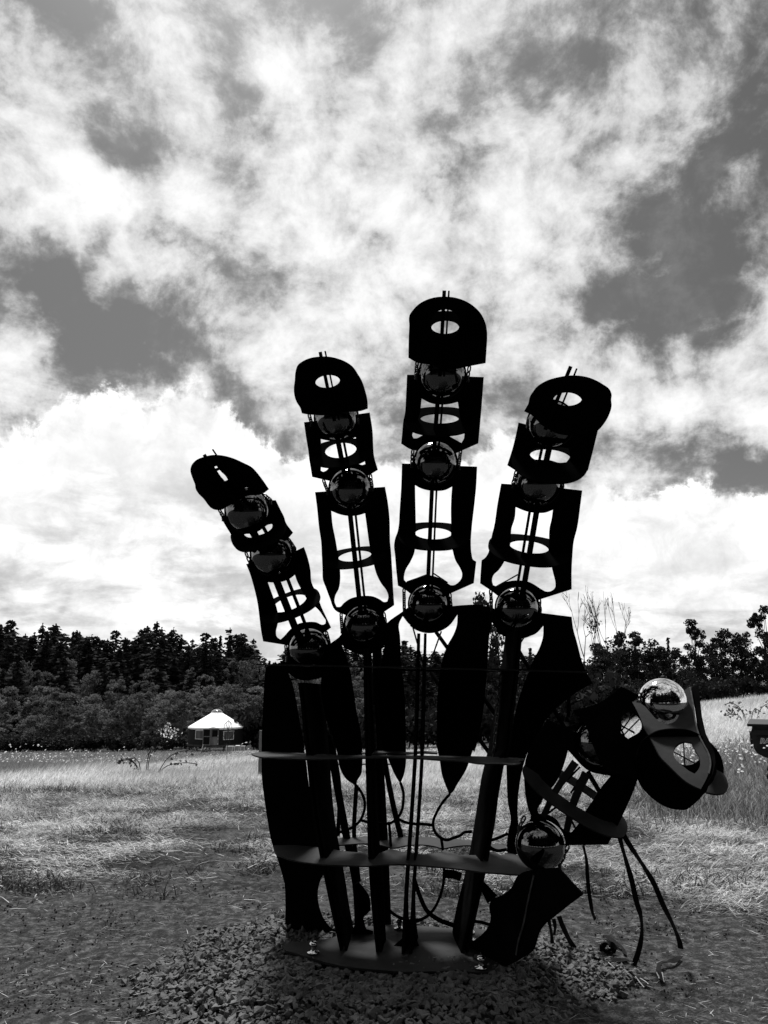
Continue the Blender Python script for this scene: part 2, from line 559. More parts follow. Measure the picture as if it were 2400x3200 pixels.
ground = obj('ground', fast_mesh('ground', np.stack([XX.ravel(), YY.ravel(), ZZ.ravel()], 1), F, smooth=True), 'field_soil')
tag(ground, 'bare soil and mown field sloping away to the trees', kind='structure')


# ================================================================== the hand sculpture
TH = .010
HB = Vector((.12, 5.35, 0.0))
hand = empty('hand_sculpture', HB)
tag(hand, 'towering open hand sculpture of cut black steel plates with mirror ball joints', 'sculpture')


def hpart(name, me, m, parent=None):
    o = obj(name, me, m, parent or hand)
    if parent is None: o.location = -HB
    return o


BR = .140                                        # ball radius


def ball(name_px, Y, r=BR, rim_band=True, lit_copy=False):
    c = at(name_px[0], name_px[1], Y)
    bm = bmesh.new(); bmesh.ops.create_uvsphere(bm, u_segments=56, v_segments=36, radius=r)
    bmesh.ops.translate(bm, verts=bm.verts, vec=c)
    me = bpy.data.meshes.new('joint_ball'); bm.to_mesh(me); bm.free()
    me.polygons.foreach_set('use_smooth', [True] * len(me.polygons))
    o = hpart('joint_ball', me, 'chrome' if lit_copy else 'shaded_chrome')  # same finish in two tones, the brighter reflection is put into the colour
    # added hidden band behind the ball, keeps sky out of its mirrored rim
    if rim_band:
        vd = (c - EYE).normalized(); M = vd.to_track_quat('Z', 'Y').to_matrix()
        mb = MB(); mb.lathe([(r * 1.035, -.004), (r * 1.035, .075), (r * .80, .125), (r * .76, .13), (r * 1.06, .085), (r * 1.06, -.004), (r * 1.035, -.004)], c, 40, M)
        hpart('rim_shade_band', mb.mesh('rim_shade_band', False), 'black_steel', o)
    return c, o


def seg_plane(A, B):
    ax = (B - A).normalized()
    tocam = (EYE - (A + B) / 2).normalized()
    lat = ax.cross(tocam).normalized()
    n = lat.cross(ax).normalized()
    if n.dot(tocam) < 0: n = -n
    return (A, n)


def plate(name, loops, plane, m='black_steel', parent=None, th=TH, off=0.0, corner=48):
    P, n = plane; P = P + n * off
    L = []
    for l in loops:
        l = curve_pts([Vector((x, y)) for x, y in l], 4, True, corner)
        L.append([on_plane(p.x, p.y, P, n) for p in l])
    return hpart(name, plate_mesh(name, L, n, th), m, parent)


def ring(c, lat_px, a, bf, bb, s, hole, parent, m='black_steel', th=.008, hshift=-.02, name='ring_plate'):
    """cross plate of a finger; lat_px gives its long axis in the picture, s how far it opens to the eye"""
    view = (c - EYE).normalized()
    n0 = Vector((0, 0, 1))
    R_ = view.cross(n0).normalized(); U_ = R_.cross(view).normalized()
    la = math.atan2(-lat_px[1], lat_px[0])
    L = (R_ * math.cos(la) + U_ * math.sin(la)).normalized()
    Dn = L.cross(view).normalized()
    if Dn.dot(U_) > 0: Dn = -Dn
    Vv = (-view * math.sqrt(1 - s * s) + Dn * s).normalized()
    nn = L.cross(Vv).normalized()
    if nn.z < 0: nn = -nn
    out = []; ho = []
    for i in range(48):
        t = 2 * math.pi * i / 48
        ct, st = math.cos(t), math.sin(t)
        ce = math.copysign(abs(ct) ** .85, ct); se = math.copysign(abs(st) ** .85, st)
        out.append(c + L * (a * ce) + Vv * ((bf if st > 0 else bb) * se))
    for i in range(32):
        t = 2 * math.pi * i / 32
        ho.append(c + L * (hole[0] * math.cos(t)) + Vv * (hshift + hole[1] * math.sin(t)))
    return hpart(name, plate_mesh(name, [out, ho], nn, th), m, parent)


def twin_rib(A, B, t0, t1, front, back, parent, gap=.026, spike=0.0, th=.016, side=1):
    """two parallel rib plates that run along a finger and stiffen its flat plate"""
    ax = (B - A); Ln = ax.length; ax = ax / Ln
    P, n = seg_plane(A, B); lat = ax.cross(n).normalized()
    for s in (-1, 1):
        o = lat * (s * gap)
        N = 14; fr = []; bk = []
        for i in range(N + 1):
            t = t0 + (t1 - t0) * i / N; k = math.sin(math.pi * min(max((i + .6) / (N + 1.2), 0), 1)) ** .35
            fr.append(A + ax * (Ln * t) + n * (front * k) + o); bk.append(A + ax * (Ln * t) - n * (back * k) + o)
        loop = fr
        if spike: loop = loop + [A + ax * (Ln * t1 + spike) - n * (back * .2) + o, A + ax * (Ln * t1 + spike * .9) - n * (back * .75) + o]
        loop = loop + bk[::-1]
        hpart('rib_plate', plate_mesh('rib_plate', [loop], lat, th * (1.5 if s * side < 0 else .7)), 'black_steel', parent)


def chain(A, B, parent, link=.040, wire=.0052):
    A, B = Vector(A), Vector(B); d = B - A; L = d.length; n = max(2, int(round(L / (link * .72)))); d = d / L
    u = d.orthogonal().normalized(); w = d.cross(u); mb = MB()
    for i in range(n):
        c = A + d * (L * (i + .5) / n); a = u if i % 2 else w
        pts = []
        for j in range(11):
            t = 2 * math.pi * j / 10
            pts.append(c + d * (link * .55 * math.copysign(abs(math.cos(t)) ** .7, math.cos(t))) + a * (link * .27 * math.sin(t)))
        mb.tube(pts, wire, 5, False)
    mb.lathe([(0, -.03), (.011, -.03), (.011, .005), (.005, .012), (.0, .012)], B, 8)
    return hpart('chain', mb.mesh('chain'), 'chain_steel', parent)


def rod(pts, r, name='brace_rod', m='rod_steel', parent=None):
    return hpart(name, MB().tube(pts, r, 8).mesh(name, True), m, parent)


def strip(name, pts, w, plane, m='black_steel', th=.009, taper=None):
    """flat bent bar lying in a plane"""
    P, n = plane
    c = curve_pts([Vector(p) for p in pts], 5, False, 70)
    q = [on_plane(p.x, p.y, P, n) for p in c]; k = len(q); Lp = []; Rp = []
    for i in range(k):
        d = (q[min(i + 1, k - 1)] - q[max(i - 1, 0)]).normalized(); s = n.cross(d)
        ww = w if taper is None else w * (taper[0] + (taper[1] - taper[0]) * i / (k - 1))
        Lp.append(q[i] + s * ww / 2); Rp.append(q[i] - s * ww / 2)
    v = []; f = []
    for i in range(k):
        v += [Lp[i] + n * th / 2, Rp[i] + n * th / 2, Rp[i] - n * th / 2, Lp[i] - n * th / 2]
    for i in range(k - 1):
        a, b = 4 * i, 4 * i + 4
        for j in range(4): f.append((a + j, a + (j + 1) % 4, b + (j + 1) % 4, b + j))
    f += [(3, 2, 1, 0), tuple(4 * (k - 1) + j for j in range(4))]
    return hpart(name, pydata(name, v, f), m)


# --- joints: (picture position, distance)
pk = lambda fn, p: fn([p])[0]
J = {
    'p0': (pk(R3, (985, 893)), 5.45), 'p1': (pk(R3, (712, 195)), 5.08), 'p2': (pk(R1, (530, 1295)), 4.86), 'p3': (pk(R1, (240, 860)), 4.62),
    'r0': (pk(R3, (1397, 715)), 5.42), 'r1': (pk(R1, (1290, 1130)), 5.06), 'r2': (pk(R1, (1188, 610)), 4.78), 'r3': (pk(R1, (1085, 110)), 4.42),
    'm0': (pk(R4, (335, 565)), 5.32), 'm1': (pk(Z2, (437, 1235)), 4.89), 'm2': (pk(Z2, (480, 665)), 4.42), 'm3': (pk(Z2, (510, 110)), 3.98),
    'i0': (pk(R4, (985, 592)), 5.16), 'i1': (pk(Z2, (1100, 1372)), 4.74), 'i2': (pk(Z2, (1185, 985)), 4.46), 'i3': (pk(Z2, (1335, 615)), 4.08),
    'a': (pk(R6, (700, 705)), 4.72), 'b': (pk(T, (570, 610)), 4.62), 'c': (pk(T, (1075, 296)), 4.66),
}
P3 = {k: at(p[0], p[1], Y) for k, (p, Y) in J.items()}
BALL = {k: ball(*J[k], rim_band=k not in 'ac', lit_copy=k == 'c')[1] for k in ('p0', 'p1', 'p2', 'r0', 'r1', 'r2', 'm0', 'm1', 'm2', 'i0', 'i1', 'i2', 'a', 'b', 'c')}
prx = lambda k: BR * FPX / ((P3[k] - EYE).dot(Vector((0, cp, sp))))          # ball radius in picture pixels


def cup(k, a, b, down=True, f=1.05):
    return arc(J[k][0], prx(k) * f, a, b, down)


PL = {}
for f_ in 'prmi':
    for s_ in (0, 1, 2): PL[f_ + str(s_)] = seg_plane(P3[f_ + str(s_)], P3[f_ + str(s_ + 1)])

# --- proximal segments (plate with its window), then the ring, the ribs
pp = {}
o_ = R3([(520, 268)]) + cup('p1', pk(R3, (565, 262)), pk(R3, (890, 175))) + R3([(948, 142), (975, 220), (995, 310), (1003, 400), (1040, 480), (1075, 580), (1110, 655), (1148, 735)]) \
    + cup('p0', pk(R3, (1085, 785)), pk(R3, (800, 862)), False) + R3([(645, 838), (630, 760), (618, 660), (605, 560), (575, 430), (545, 330)])
h_ = R3([(680, 400), (705, 470), (730, 540), (750, 610), (760, 660), (750, 720), (740, 770), (750, 810), (775, 828), (800, 805), (850, 750), (910, 710), (970, 698), (1040, 700), (1090, 718), (1107, 710), (1110, 690), (1090, 655), (1040, 590), (990, 555), (960, 510), (925, 450), (895, 390), (880, 345), (840, 375), (790, 395), (740, 402)])
pp['p0'] = plate('finger_plate', [o_, h_], PL['p0'])
o_ = R3([(1030, -265)]) + cup('r1', pk(R3, (1130, -272)), pk(R3, (1465, -298))) + R3([(1548, -304), (1570, -180), (1582, -60), (1584, 50), (1585, 100), (1590, 150), (1600, 300), (1608, 450), (1616, 570)]) \
    + cup('r0', pk(R3, (1545, 618)), pk(R3, (1250, 640)), False) + R3([(1178, 607), (1140, 520), (1110, 440), (1088, 380), (1085, 300), (1080, 200), (1075, 100), (1060, 0), (1045, -150)])
h_ = R3([(1150, -127), (1160, -20), (1180, 80), (1200, 200), (1213, 290), (1217, 370), (1205, 450), (1180, 500), (1175, 550), (1190, 585), (1215, 585), (1240, 560), (1290, 525), (1350, 508), (1400, 503), (1460, 508), (1510, 530), (1545, 550), (1565, 545), (1573, 510), (1560, 465), (1520, 410), (1485, 340), (1465, 270), (1445, 190), (1430, 110), (1415, 0), (1400, -110), (1350, -95), (1290, -90), (1220, -100)])
pp['r0'] = plate('finger_plate', [o_, h_], PL['r0'])
o_ = Z2([(220, 1242)]) + cup('m1', pk(Z2, (285, 1243)), pk(Z2, (600, 1260))) + Z2([(707, 1262), (700, 1400), (690, 1500), (672, 1659)]) + R4([(643, 120), (650, 200), (660, 235), (683, 250), (665, 407)]) \
    + cup('m0', pk(R4, (490, 483)), pk(R4, (195, 485)), False) + R4([(150, 450), (103, 425), (90, 300), (82, 200), (75, 125), (85, 70), (97, 40)]) + Z2([(197, 1659), (205, 1550), (215, 1400)])
h_ = Z2([(305, 1380), (307, 1500)]) + R4([(235, 0), (232, 100), (225, 180), (195, 250), (160, 310), (150, 350), (152, 390), (165, 402), (210, 385), (270, 362), (340, 352), (400, 368), (470, 410), (495, 425), (515, 425), (550, 405), (575, 370), (578, 335), (560, 290), (530, 240), (512, 180), (497, 100), (497, 0)]) + Z2([(538, 1500), (545, 1390), (500, 1412), (440, 1418), (380, 1412), (330, 1395)])
pp['m0'] = plate('finger_plate', [o_, h_], PL['m0'])
o_ = Z2([(863, 1372)]) + cup('i1', pk(Z2, (950, 1378)), pk(Z2, (1270, 1405))) + Z2([(1388, 1417), (1375, 1520), (1355, 1659)]) + R4([(1405, 100), (1395, 210), (1390, 300), (1390, 452)]) \
    + cup('i0', pk(R4, (1140, 532)), pk(R4, (850, 505)), False) + R4([(790, 460), (712, 408), (717, 320), (723, 240), (745, 225), (770, 190), (785, 130), (800, 50)]) + Z2([(815, 1659), (840, 1500)])
h_ = Z2([(957, 1522), (950, 1600)]) + R4([(945, 0), (938, 80), (930, 150), (895, 240), (850, 310), (810, 350), (800, 390), (808, 425), (835, 435), (880, 410), (940, 393), (1000, 390), (1070, 400), (1120, 425), (1165, 455), (1200, 472), (1245, 465), (1268, 440), (1270, 410), (1255, 340), (1245, 300), (1225, 200), (1223, 100), (1226, 0)]) + Z2([(1190, 1600), (1198, 1540), (1150, 1558), (1090, 1560), (1020, 1548)])
pp['i0'] = plate('finger_plate', [o_, h_], PL['i0'])

# --- middle segments
o_ = R1([(335, 1348)]) + cup('p2', pk(R1, (375, 1335)), pk(R1, (695, 1210))) + R1([(740, 1218), (775, 1290), (800, 1340), (810, 1375), (866, 1455)]) \
    + cup('p1', pk(R1, (830, 1500)), pk(R1, (555, 1595)), False, .9) + R1([(470, 1592), (445, 1575), (425, 1540), (425, 1505), (410, 1475), (370, 1410)])
h_ = R1([(500, 1442), (508, 1475), (540, 1494), (600, 1480), (680, 1452), (728, 1408), (716, 1390), (680, 1396), (640, 1424), (570, 1446)])
pp['p1'] = plate('finger_plate', [o_, h_], PL['p1'])
o_ = R1([(948, 640)]) + cup('r2', pk(R1, (995, 635)), pk(R1, (1375, 575))) + R1([(1435, 568), (1455, 700), (1460, 800), (1465, 880), (1495, 990)]) \
    + cup('r1', pk(R1, (1420, 1035)), pk(R1, (1140, 1072)), False) + R1([(1008, 1042), (998, 980), (988, 920), (980, 850), (965, 760)])
h_ = R1([(1072, 762), (1078, 860), (1075, 940), (1072, 998), (1090, 1008), (1110, 1000), (1140, 972), (1200, 950), (1280, 940), (1340, 942), (1380, 957), (1403, 950), (1395, 920), (1365, 880), (1345, 820), (1330, 748), (1270, 772), (1200, 778), (1120, 772)])
pp['r1'] = plate('finger_plate', [o_, h_], PL['r1'])
o_ = Z2([(253, 668)]) + cup('m2', pk(Z2, (318, 668)), pk(Z2, (645, 680))) + Z2([(750, 683), (738, 850), (725, 1000), (715, 1108)]) \
    + cup('m1', pk(Z2, (570, 1172)), pk(Z2, (330, 1165)), False) + Z2([(285, 1150), (215, 1110), (222, 1040), (230, 960), (237, 930), (247, 800)])
h_ = Z2([(348, 818), (335, 920), (300, 1020), (287, 1062), (295, 1080), (315, 1080), (350, 1062), (420, 1048), (500, 1055), (560, 1085), (605, 1110), (622, 1080), (600, 960), (582, 840), (530, 853), (460, 857), (400, 845)])
pp['m1'] = plate('finger_plate', [o_, h_], PL['m1'])
o_ = Z2([(975, 977)]) + cup('i2', pk(Z2, (1040, 990)), pk(Z2, (1335, 1010))) + Z2([(1490, 1025), (1460, 1150), (1425, 1285)]) \
    + cup('i1', pk(Z2, (1250, 1330)), pk(Z2, (965, 1290)), False) + Z2([(903, 1250), (935, 1150), (960, 1050)])
h_ = Z2([(1085, 1142), (1050, 1165), (1040, 1190), (1062, 1212), (1110, 1218), (1180, 1222), (1240, 1238), (1285, 1235), (1308, 1200), (1300, 1140), (1240, 1134), (1160, 1140)])
pp['i1'] = plate('finger_plate', [o_, h_], PL['i1'])

# --- fingertips, curled towards the viewer
ell = lambda fn, c, rx, ry, rot=0: fn([(c[0] + rx * math.cos(t) * math.cos(rot) - ry * math.sin(t) * math.sin(rot), c[1] + rx * math.cos(t) * math.sin(rot) + ry * math.sin(t) * math.cos(rot)) for t in [2 * math.pi * i / 14 for i in range(14)]])
o_ = R1([(107, 990), (115, 960), (150, 920), (210, 895), (270, 882), (340, 885), (420, 905), (500, 940), (565, 975), (590, 1000), (630, 1050), (688, 1133), (640, 1168), (520, 1185), (450, 1225), (370, 1268), (345, 1283), (278, 1283), (200, 1200), (165, 1165), (145, 1130), (142, 1105), (125, 1060)])
pp['p2'] = plate('fingertip_plate', [o_, R1([(285, 966), (300, 962), (330, 1000), (370, 1040), (385, 1066), (370, 1084), (340, 1050), (308, 1020), (290, 990)]), ell(R1, (522, 1131), 18, 9)], PL['p2'], off=.10)
o_ = R1([(905, 215), (930, 195), (980, 170), (1060, 155), (1130, 155), (1200, 170), (1270, 200), (1310, 230), (1345, 280), (1375, 330), (1400, 400), (1418, 480), (1420, 535), (1370, 552), (1240, 562), (1100, 585), (1000, 580), (975, 578), (932, 570), (920, 530), (895, 490), (877, 440), (873, 400), (880, 330), (885, 270)])
pp['r2'] = plate('fingertip_plate', [o_, ell(R1, (1120, 335), 98, 58)], PL['r2'], off=.12)
o_ = Z2([(268, 285), (290, 250), (330, 210), (400, 175), (510, 162), (600, 178), (680, 220), (730, 270), (760, 330), (768, 360), (768, 500), (762, 588), (660, 607), (550, 628), (470, 625), (420, 602), (320, 585), (262, 553), (265, 400), (268, 345)])
pp['m2'] = plate('fingertip_plate', [o_, ell(Z2, (501, 338), 96, 98)], PL['m2'], off=.13)
o_ = Z2([(1060, 790), (1090, 750), (1140, 715), (1230, 685), (1340, 673), (1440, 690), (1520, 730), (1565, 765), (1578, 800), (1575, 830), (1578, 870), (1560, 930), (1530, 980), (1490, 1024), (1400, 1045), (1250, 1050), (1130, 990), (1058, 922), (1013, 900), (1040, 850), (1053, 800)])
pp['i2'] = plate('fingertip_plate', [o_, ell(Z2, (1293, 818), 94, 52)], PL['i2'], off=.14)

# --- cross plates
lat = {'p': (.90, -.36), 'r': (.99, -.14), 'm': (1.0, .03), 'i': (.98, .17)}
for key, fn, c, Y, a, bf, bb, s, hole in [
        ('p0', R3, (842, 566), 5.26, .215, .23, .20, .40, (.125, .12)), ('r0', R3, (1325, 215), 5.22, .222, .21, .19, .34, (.115, .11)),
        ('m0', R4, (365, 50), 5.10, .235, .24, .20, .42, (.125, .10)), ('i0', R4, (1072, 150), 4.96, .262, .26, .20, .42, (.128, .10)),
        ('p1', R1, (610, 1445), 4.96, .185, .20, .17, .55, (.10, .10)), ('r1', R1, (1222, 858), 4.92, .205, .19, .16, .52, (.105, .10)),
        ('m1', Z2, (464, 960), 4.66, .222, .22, .19, .44, (.122, .075)), ('i1', Z2, (1180, 1205), 4.60, .235, .32, .19, .46, (.125, .10)),
        ('r2', R1, (1125, 350), 4.60, .17, .16, .15, .60, (.078, .07)), ('m2', Z2, (500, 372), 4.22, .17, .15, .17, .62, (.082, .065)),
        ('i2', Z2, (1292, 850), 4.30, .18, .16, .14, .60, (.085, .09)), ('p2', R1, (350, 1045), 4.74, .14, .12, .11, .6, (.07, .07))]:
    p = pk(fn, c)
    ring(at(p[0], p[1], Y), lat[key[0]], a, bf, bb, s, hole, pp[key], 'ring_steel')

# --- ribs
for f_ in 'prmi':
    gp = {'p': .036, 'r': .018, 'm': .015, 'i': .021}[f_]; sd_ = -1 if f_ == 'i' else 1
    tk = {'p': .032, 'r': .022, 'm': .018, 'i': .024}[f_]
    twin_rib(P3[f_ + '0'], P3[f_ + '1'], .12, .88, .15, .10, pp[f_ + '0'], gp, th=tk, side=sd_)
    twin_rib(P3[f_ + '1'], P3[f_ + '2'], .18, .82, .13, .10, pp[f_ + '1'], gp, th=tk, side=sd_)
    A, B = P3[f_ + '2'], P3[f_ + '3']
    n_ = PL[f_ + '2'][1] * .11
    twin_rib(A + n_, B + n_, .12, .92, .05, .13, pp[f_ + '2'], gp * .85, spike=.045, th=.014)

# --- chains hung beside the balls
for key, fn, a, b in [('p1', R3, (515, 180), (547, 250)), ('p1', R3, (835, 85), (880, 152)), ('p2', R1, (320, 1288), (352, 1338)), ('p2', R1, (655, 1178), (700, 1216)),
                      ('r1', R1, (1092, 1068), (1122, 1148)), ('r1', R1, (1440, 1030), (1452, 1120)), ('r2', R1, (985, 583), (1003, 640)), ('r2', R1, (1338, 562), (1345, 620)),
                      ('r0', R3, (1222, 635), (1230, 750)), ('r0', R3, (1540, 630), (1552, 700)), ('p0', R3, (1115, 775), (1135, 850)), ('p0', R3, (812, 870), (822, 960)),
                      ('m1', Z2, (290, 1155), (284, 1243)), ('m1', Z2, (600, 1155), (588, 1258)), ('m2', Z2, (318, 583), (311, 668)), ('m2', Z2, (657, 612), (647, 682)),
                      ('m0', R4, (148, 455), (150, 600)), ('m0', R4, (488, 488), (496, 580)), ('i1', Z2, (962, 1290), (940, 1374)), ('i1', Z2, (1268, 1335), (1256, 1407)),
                      ('i2', Z2, (1056, 930), (1034, 982)), ('i0', R4, (790, 462), (796, 585)), ('i0', R4, (1150, 532), (1156, 615)), ('a', R6, (600, 525), (563, 595)), ('a', R6, (880, 715), (828, 835)), ('c', R7, (765, 478), (792, 560))]:
    Y = J[key][1]; p, q = pk(fn, a), pk(fn, b)
    chain(at(p[0], p[1], Y), at(q[0], q[1], Y), BALL[key])

# --- palm: one vertical plane of blades
pa, pb = at(J['p0'][0][0], 2100, 5.46), at(J['i0'][0][0], 2100, 5.17)
dxy = (pb - pa); dxy.z = 0
PN = Vector((dxy.y, -dxy.x, 0)).normalized()
if PN.y > 0: PN = -PN
PALM = (pa, PN)
yP = lambda x: pa.y + (x - pa.x) * dxy.y / dxy.x


def palm_at(px, py, off=0.0):
    return on_plane(px, py, pa + PN * off, PN)


def crescent(k, l, r, rl, fn_):
    """cup plate that carries a ball from below"""
    c = J[k][0]
    return None


# little-finger side blade with its round cut-out
o_ = R3([(665, 1035), (735, 1008), (812, 985)]) + cup('p0', pk(R3, (815, 960)), pk(R3, (985, 1060))) [0:14] \
    + R3([(985, 1130), (950, 1130), (880, 1110), (830, 1070), (860, 1150), (885, 1260), (910, 1400), (935, 1550), (950, 1659)]) \
    + R5([(490, 200), (510, 370), (545, 500), (580, 620), (612, 800), (640, 900), (652, 985), (640, 1000), (610, 1040), (585, 1100), (575, 1190), (590, 1280), (630, 1370), (680, 1425), (745, 1440), (765, 1552), (330, 1535), (335, 1400), (337, 1180), (332, 1100), (310, 1010), (280, 910), (240, 800), (205, 620), (180, 450), (163, 300)]) \
    + R3([(636, 1659), (640, 1450), (648, 1300), (655, 1150)])
plate('palm_blade', [o_], PALM)
# blade between little and ring finger
o_ = R3([(985, 1130)]) + R3([(985, 1062)]) + cup('p0', pk(R3, (990, 1062)), pk(R3, (1140, 860)))[3:] + R3([(1225, 788)]) + cup('r0', pk(R3, (1235, 745)), pk(R3, (1397, 880)))[:16] \
    + R3([(1397, 928), (1320, 920), (1265, 895), (1228, 865), (1255, 940), (1290, 1060), (1310, 1180), (1335, 1350), (1365, 1500), (1380, 1659)]) + R5([(905, 100), (905, 200), (893, 290), (868, 330), (860, 372), (840, 357), (790, 320), (750, 260), (720, 120), (685, 0)]) \
    + R3([(1140, 1500), (1105, 1380), (1085, 1280), (1075, 1180), (1080, 1085), (1030, 1115)])
plate('palm_blade', [o_], PALM)
# blade between ring and middle finger
o_ = R3([(1397, 928), (1397, 880)]) + cup('r0', pk(R3, (1400, 880)), pk(R3, (1552, 715)))[3:] + R4([(25, 702), (140, 618)]) + cup('m0', pk(R4, (170, 590)), pk(R4, (335, 730)))[:16] \
    + R4([(335, 772), (250, 755), (190, 715), (138, 652), (110, 710), (118, 800), (125, 1000), (150, 1200), (158, 1400), (162, 1659)]) + R5([(1228, 200), (1215, 280), (1191, 345), (1183, 345), (1150, 290), (1110, 200), (1075, 100)]) \
    + R3([(1535, 1659), (1520, 1550), (1510, 1400), (1505, 1250), (1510, 1080), (1530, 950), (1545, 872), (1490, 910)])
plate('palm_blade', [o_], PALM)
# blade between middle and index finger
o_ = R4([(335, 772), (335, 730)]) + cup('m0', pk(R4, (340, 730)), pk(R4, (498, 580)))[3:] + R4([(510, 578), (785, 585)]) + cup('i0', pk(R4, (815, 600)), pk(R4, (985, 765)))[:16] \
    + R4([(985, 808), (900, 790), (840, 750), (800, 700), (780, 800), (770, 950), (755, 1150), (735, 1350), (705, 1530), (670, 1659)]) + R6([(265, 90), (220, 220), (165, 310), (120, 375)]) + R5([(1551, 432), (1525, 370), (1495, 280), (1475, 150)]) \
    + R4([(400, 1659), (393, 1500), (393, 1350), (400, 1200), (415, 1070), (435, 970), (470, 870), (515, 790), (540, 720), (545, 640), (480, 725), (400, 768)])
plate('palm_blade', [o_], PALM)
# index side of the palm, down to the thumb
o_ = R4([(985, 808), (985, 765)]) + cup('i0', pk(R4, (990, 765)), pk(R4, (1150, 628)))[3:] + R4([(1390, 658), (1400, 740), (1430, 850), (1455, 950), (1485, 1040), (1545, 1150), (1430, 1215), (1330, 1290), (1270, 1345), (1200, 1420)]) \
    + R6([(690, -20), (625, 95), (590, 200), (570, 300), (558, 400), (555, 500), (560, 575), (552, 700), (560, 765), (490, 770), (485, 700), (497, 610), (510, 550), (492, 430), (485, 300), (485, 150), (495, 60)]) \
    + R4([(920, 1659), (930, 1580), (950, 1480), (975, 1360), (1000, 1260), (1035, 1160), (1070, 1070), (1110, 970), (1155, 880), (1178, 800), (1180, 725), (1120, 785), (1050, 805)])
plate('palm_blade', [o_], PALM)

for k_, out_ in (('p0', 1.56), ('r0', 1.48), ('m0', 1.42), ('i0', 1.48)):
    c_ = J[k_][0]; r_ = prx(k_)
    an = [math.radians(90 + d_) for d_ in range(-42, 43, 6)]
    o_ = [(c_[0] + r_ * 1.045 * math.cos(t_), c_[1] + r_ * 1.045 * math.sin(t_)) for t_ in an] + [(c_[0] + r_ * out_ * math.cos(t_), c_[1] + r_ * out_ * math.sin(t_)) for t_ in an[::-1]]
    plate('ball_cradle', [o_], PALM, off=-.012)

# --- heel of the thumb: broad plate set across the base
ZB = .075
q0, q1 = on_z(*pk(R6, (210, 1352)), ZB), on_z(*pk(R6, (470, 1500)), ZB)
e_ = (q1 - q0); n_ = Vector((e_.y, -e_.x, 0)).normalized()
if n_.dot(EYE - q0) < 0: n_ = -n_
HEEL = (q0, n_)
o_ = R6([(700, 862), (820, 852), (980, 1025), (860, 1115), (780, 1180), (735, 1215), (700, 1260), (650, 1392), (580, 1440), (470, 1500), (210, 1352), (300, 1308), (370, 1230), (385, 1180), (375, 1100), (390, 1053), (460, 1030), (520, 980), (560, 905)])
heel = plate('heel_plate', [o_], HEEL)
strip('heel_edge_trim', R6([(660, 905), (625, 1060), (590, 1230), (560, 1330), (545, 1420)]), .012, (q0 + n_ * .012, n_), 'chain_steel', .004)
strip('web_bar', R6([(85, 893), (140, 897), (190, 915)]), .05, PALM)
strip('web_bar', R6([(300, 945), (340, 985), (370, 1030), (392, 1060)]), .05, PALM, taper=(.8, 1.6))

# --- level plates through the palm, and the base plate
def level_plate(name, pts, z, m='lit_steel', th=.008, holes=()):
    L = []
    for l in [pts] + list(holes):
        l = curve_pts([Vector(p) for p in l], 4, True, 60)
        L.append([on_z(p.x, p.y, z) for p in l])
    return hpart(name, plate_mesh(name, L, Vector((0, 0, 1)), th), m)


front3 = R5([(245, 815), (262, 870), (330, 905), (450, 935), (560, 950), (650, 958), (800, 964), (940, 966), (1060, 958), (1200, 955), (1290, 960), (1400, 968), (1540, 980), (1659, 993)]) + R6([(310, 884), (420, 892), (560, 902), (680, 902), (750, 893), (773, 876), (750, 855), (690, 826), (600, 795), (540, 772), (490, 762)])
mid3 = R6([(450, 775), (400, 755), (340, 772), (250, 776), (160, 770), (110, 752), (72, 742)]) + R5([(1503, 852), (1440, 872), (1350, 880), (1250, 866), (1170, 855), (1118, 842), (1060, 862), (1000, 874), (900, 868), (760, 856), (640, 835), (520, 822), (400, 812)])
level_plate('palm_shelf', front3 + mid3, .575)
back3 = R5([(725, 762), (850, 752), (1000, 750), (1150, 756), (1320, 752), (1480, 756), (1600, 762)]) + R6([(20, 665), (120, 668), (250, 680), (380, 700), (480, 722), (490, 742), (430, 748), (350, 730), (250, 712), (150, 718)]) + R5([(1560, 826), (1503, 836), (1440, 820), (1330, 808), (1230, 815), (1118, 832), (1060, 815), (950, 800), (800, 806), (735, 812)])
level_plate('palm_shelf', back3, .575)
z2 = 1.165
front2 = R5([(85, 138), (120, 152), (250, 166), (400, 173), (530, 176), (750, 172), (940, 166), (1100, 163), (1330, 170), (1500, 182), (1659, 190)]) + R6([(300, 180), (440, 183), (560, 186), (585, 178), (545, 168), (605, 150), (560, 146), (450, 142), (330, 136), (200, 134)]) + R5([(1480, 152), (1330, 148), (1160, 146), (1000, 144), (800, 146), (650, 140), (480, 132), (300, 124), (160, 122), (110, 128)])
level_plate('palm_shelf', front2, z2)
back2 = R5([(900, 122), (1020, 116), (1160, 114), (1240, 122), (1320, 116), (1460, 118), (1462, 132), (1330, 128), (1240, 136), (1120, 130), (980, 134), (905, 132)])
level_plate('palm_shelf', back2, z2 + .006, 'lit_steel')
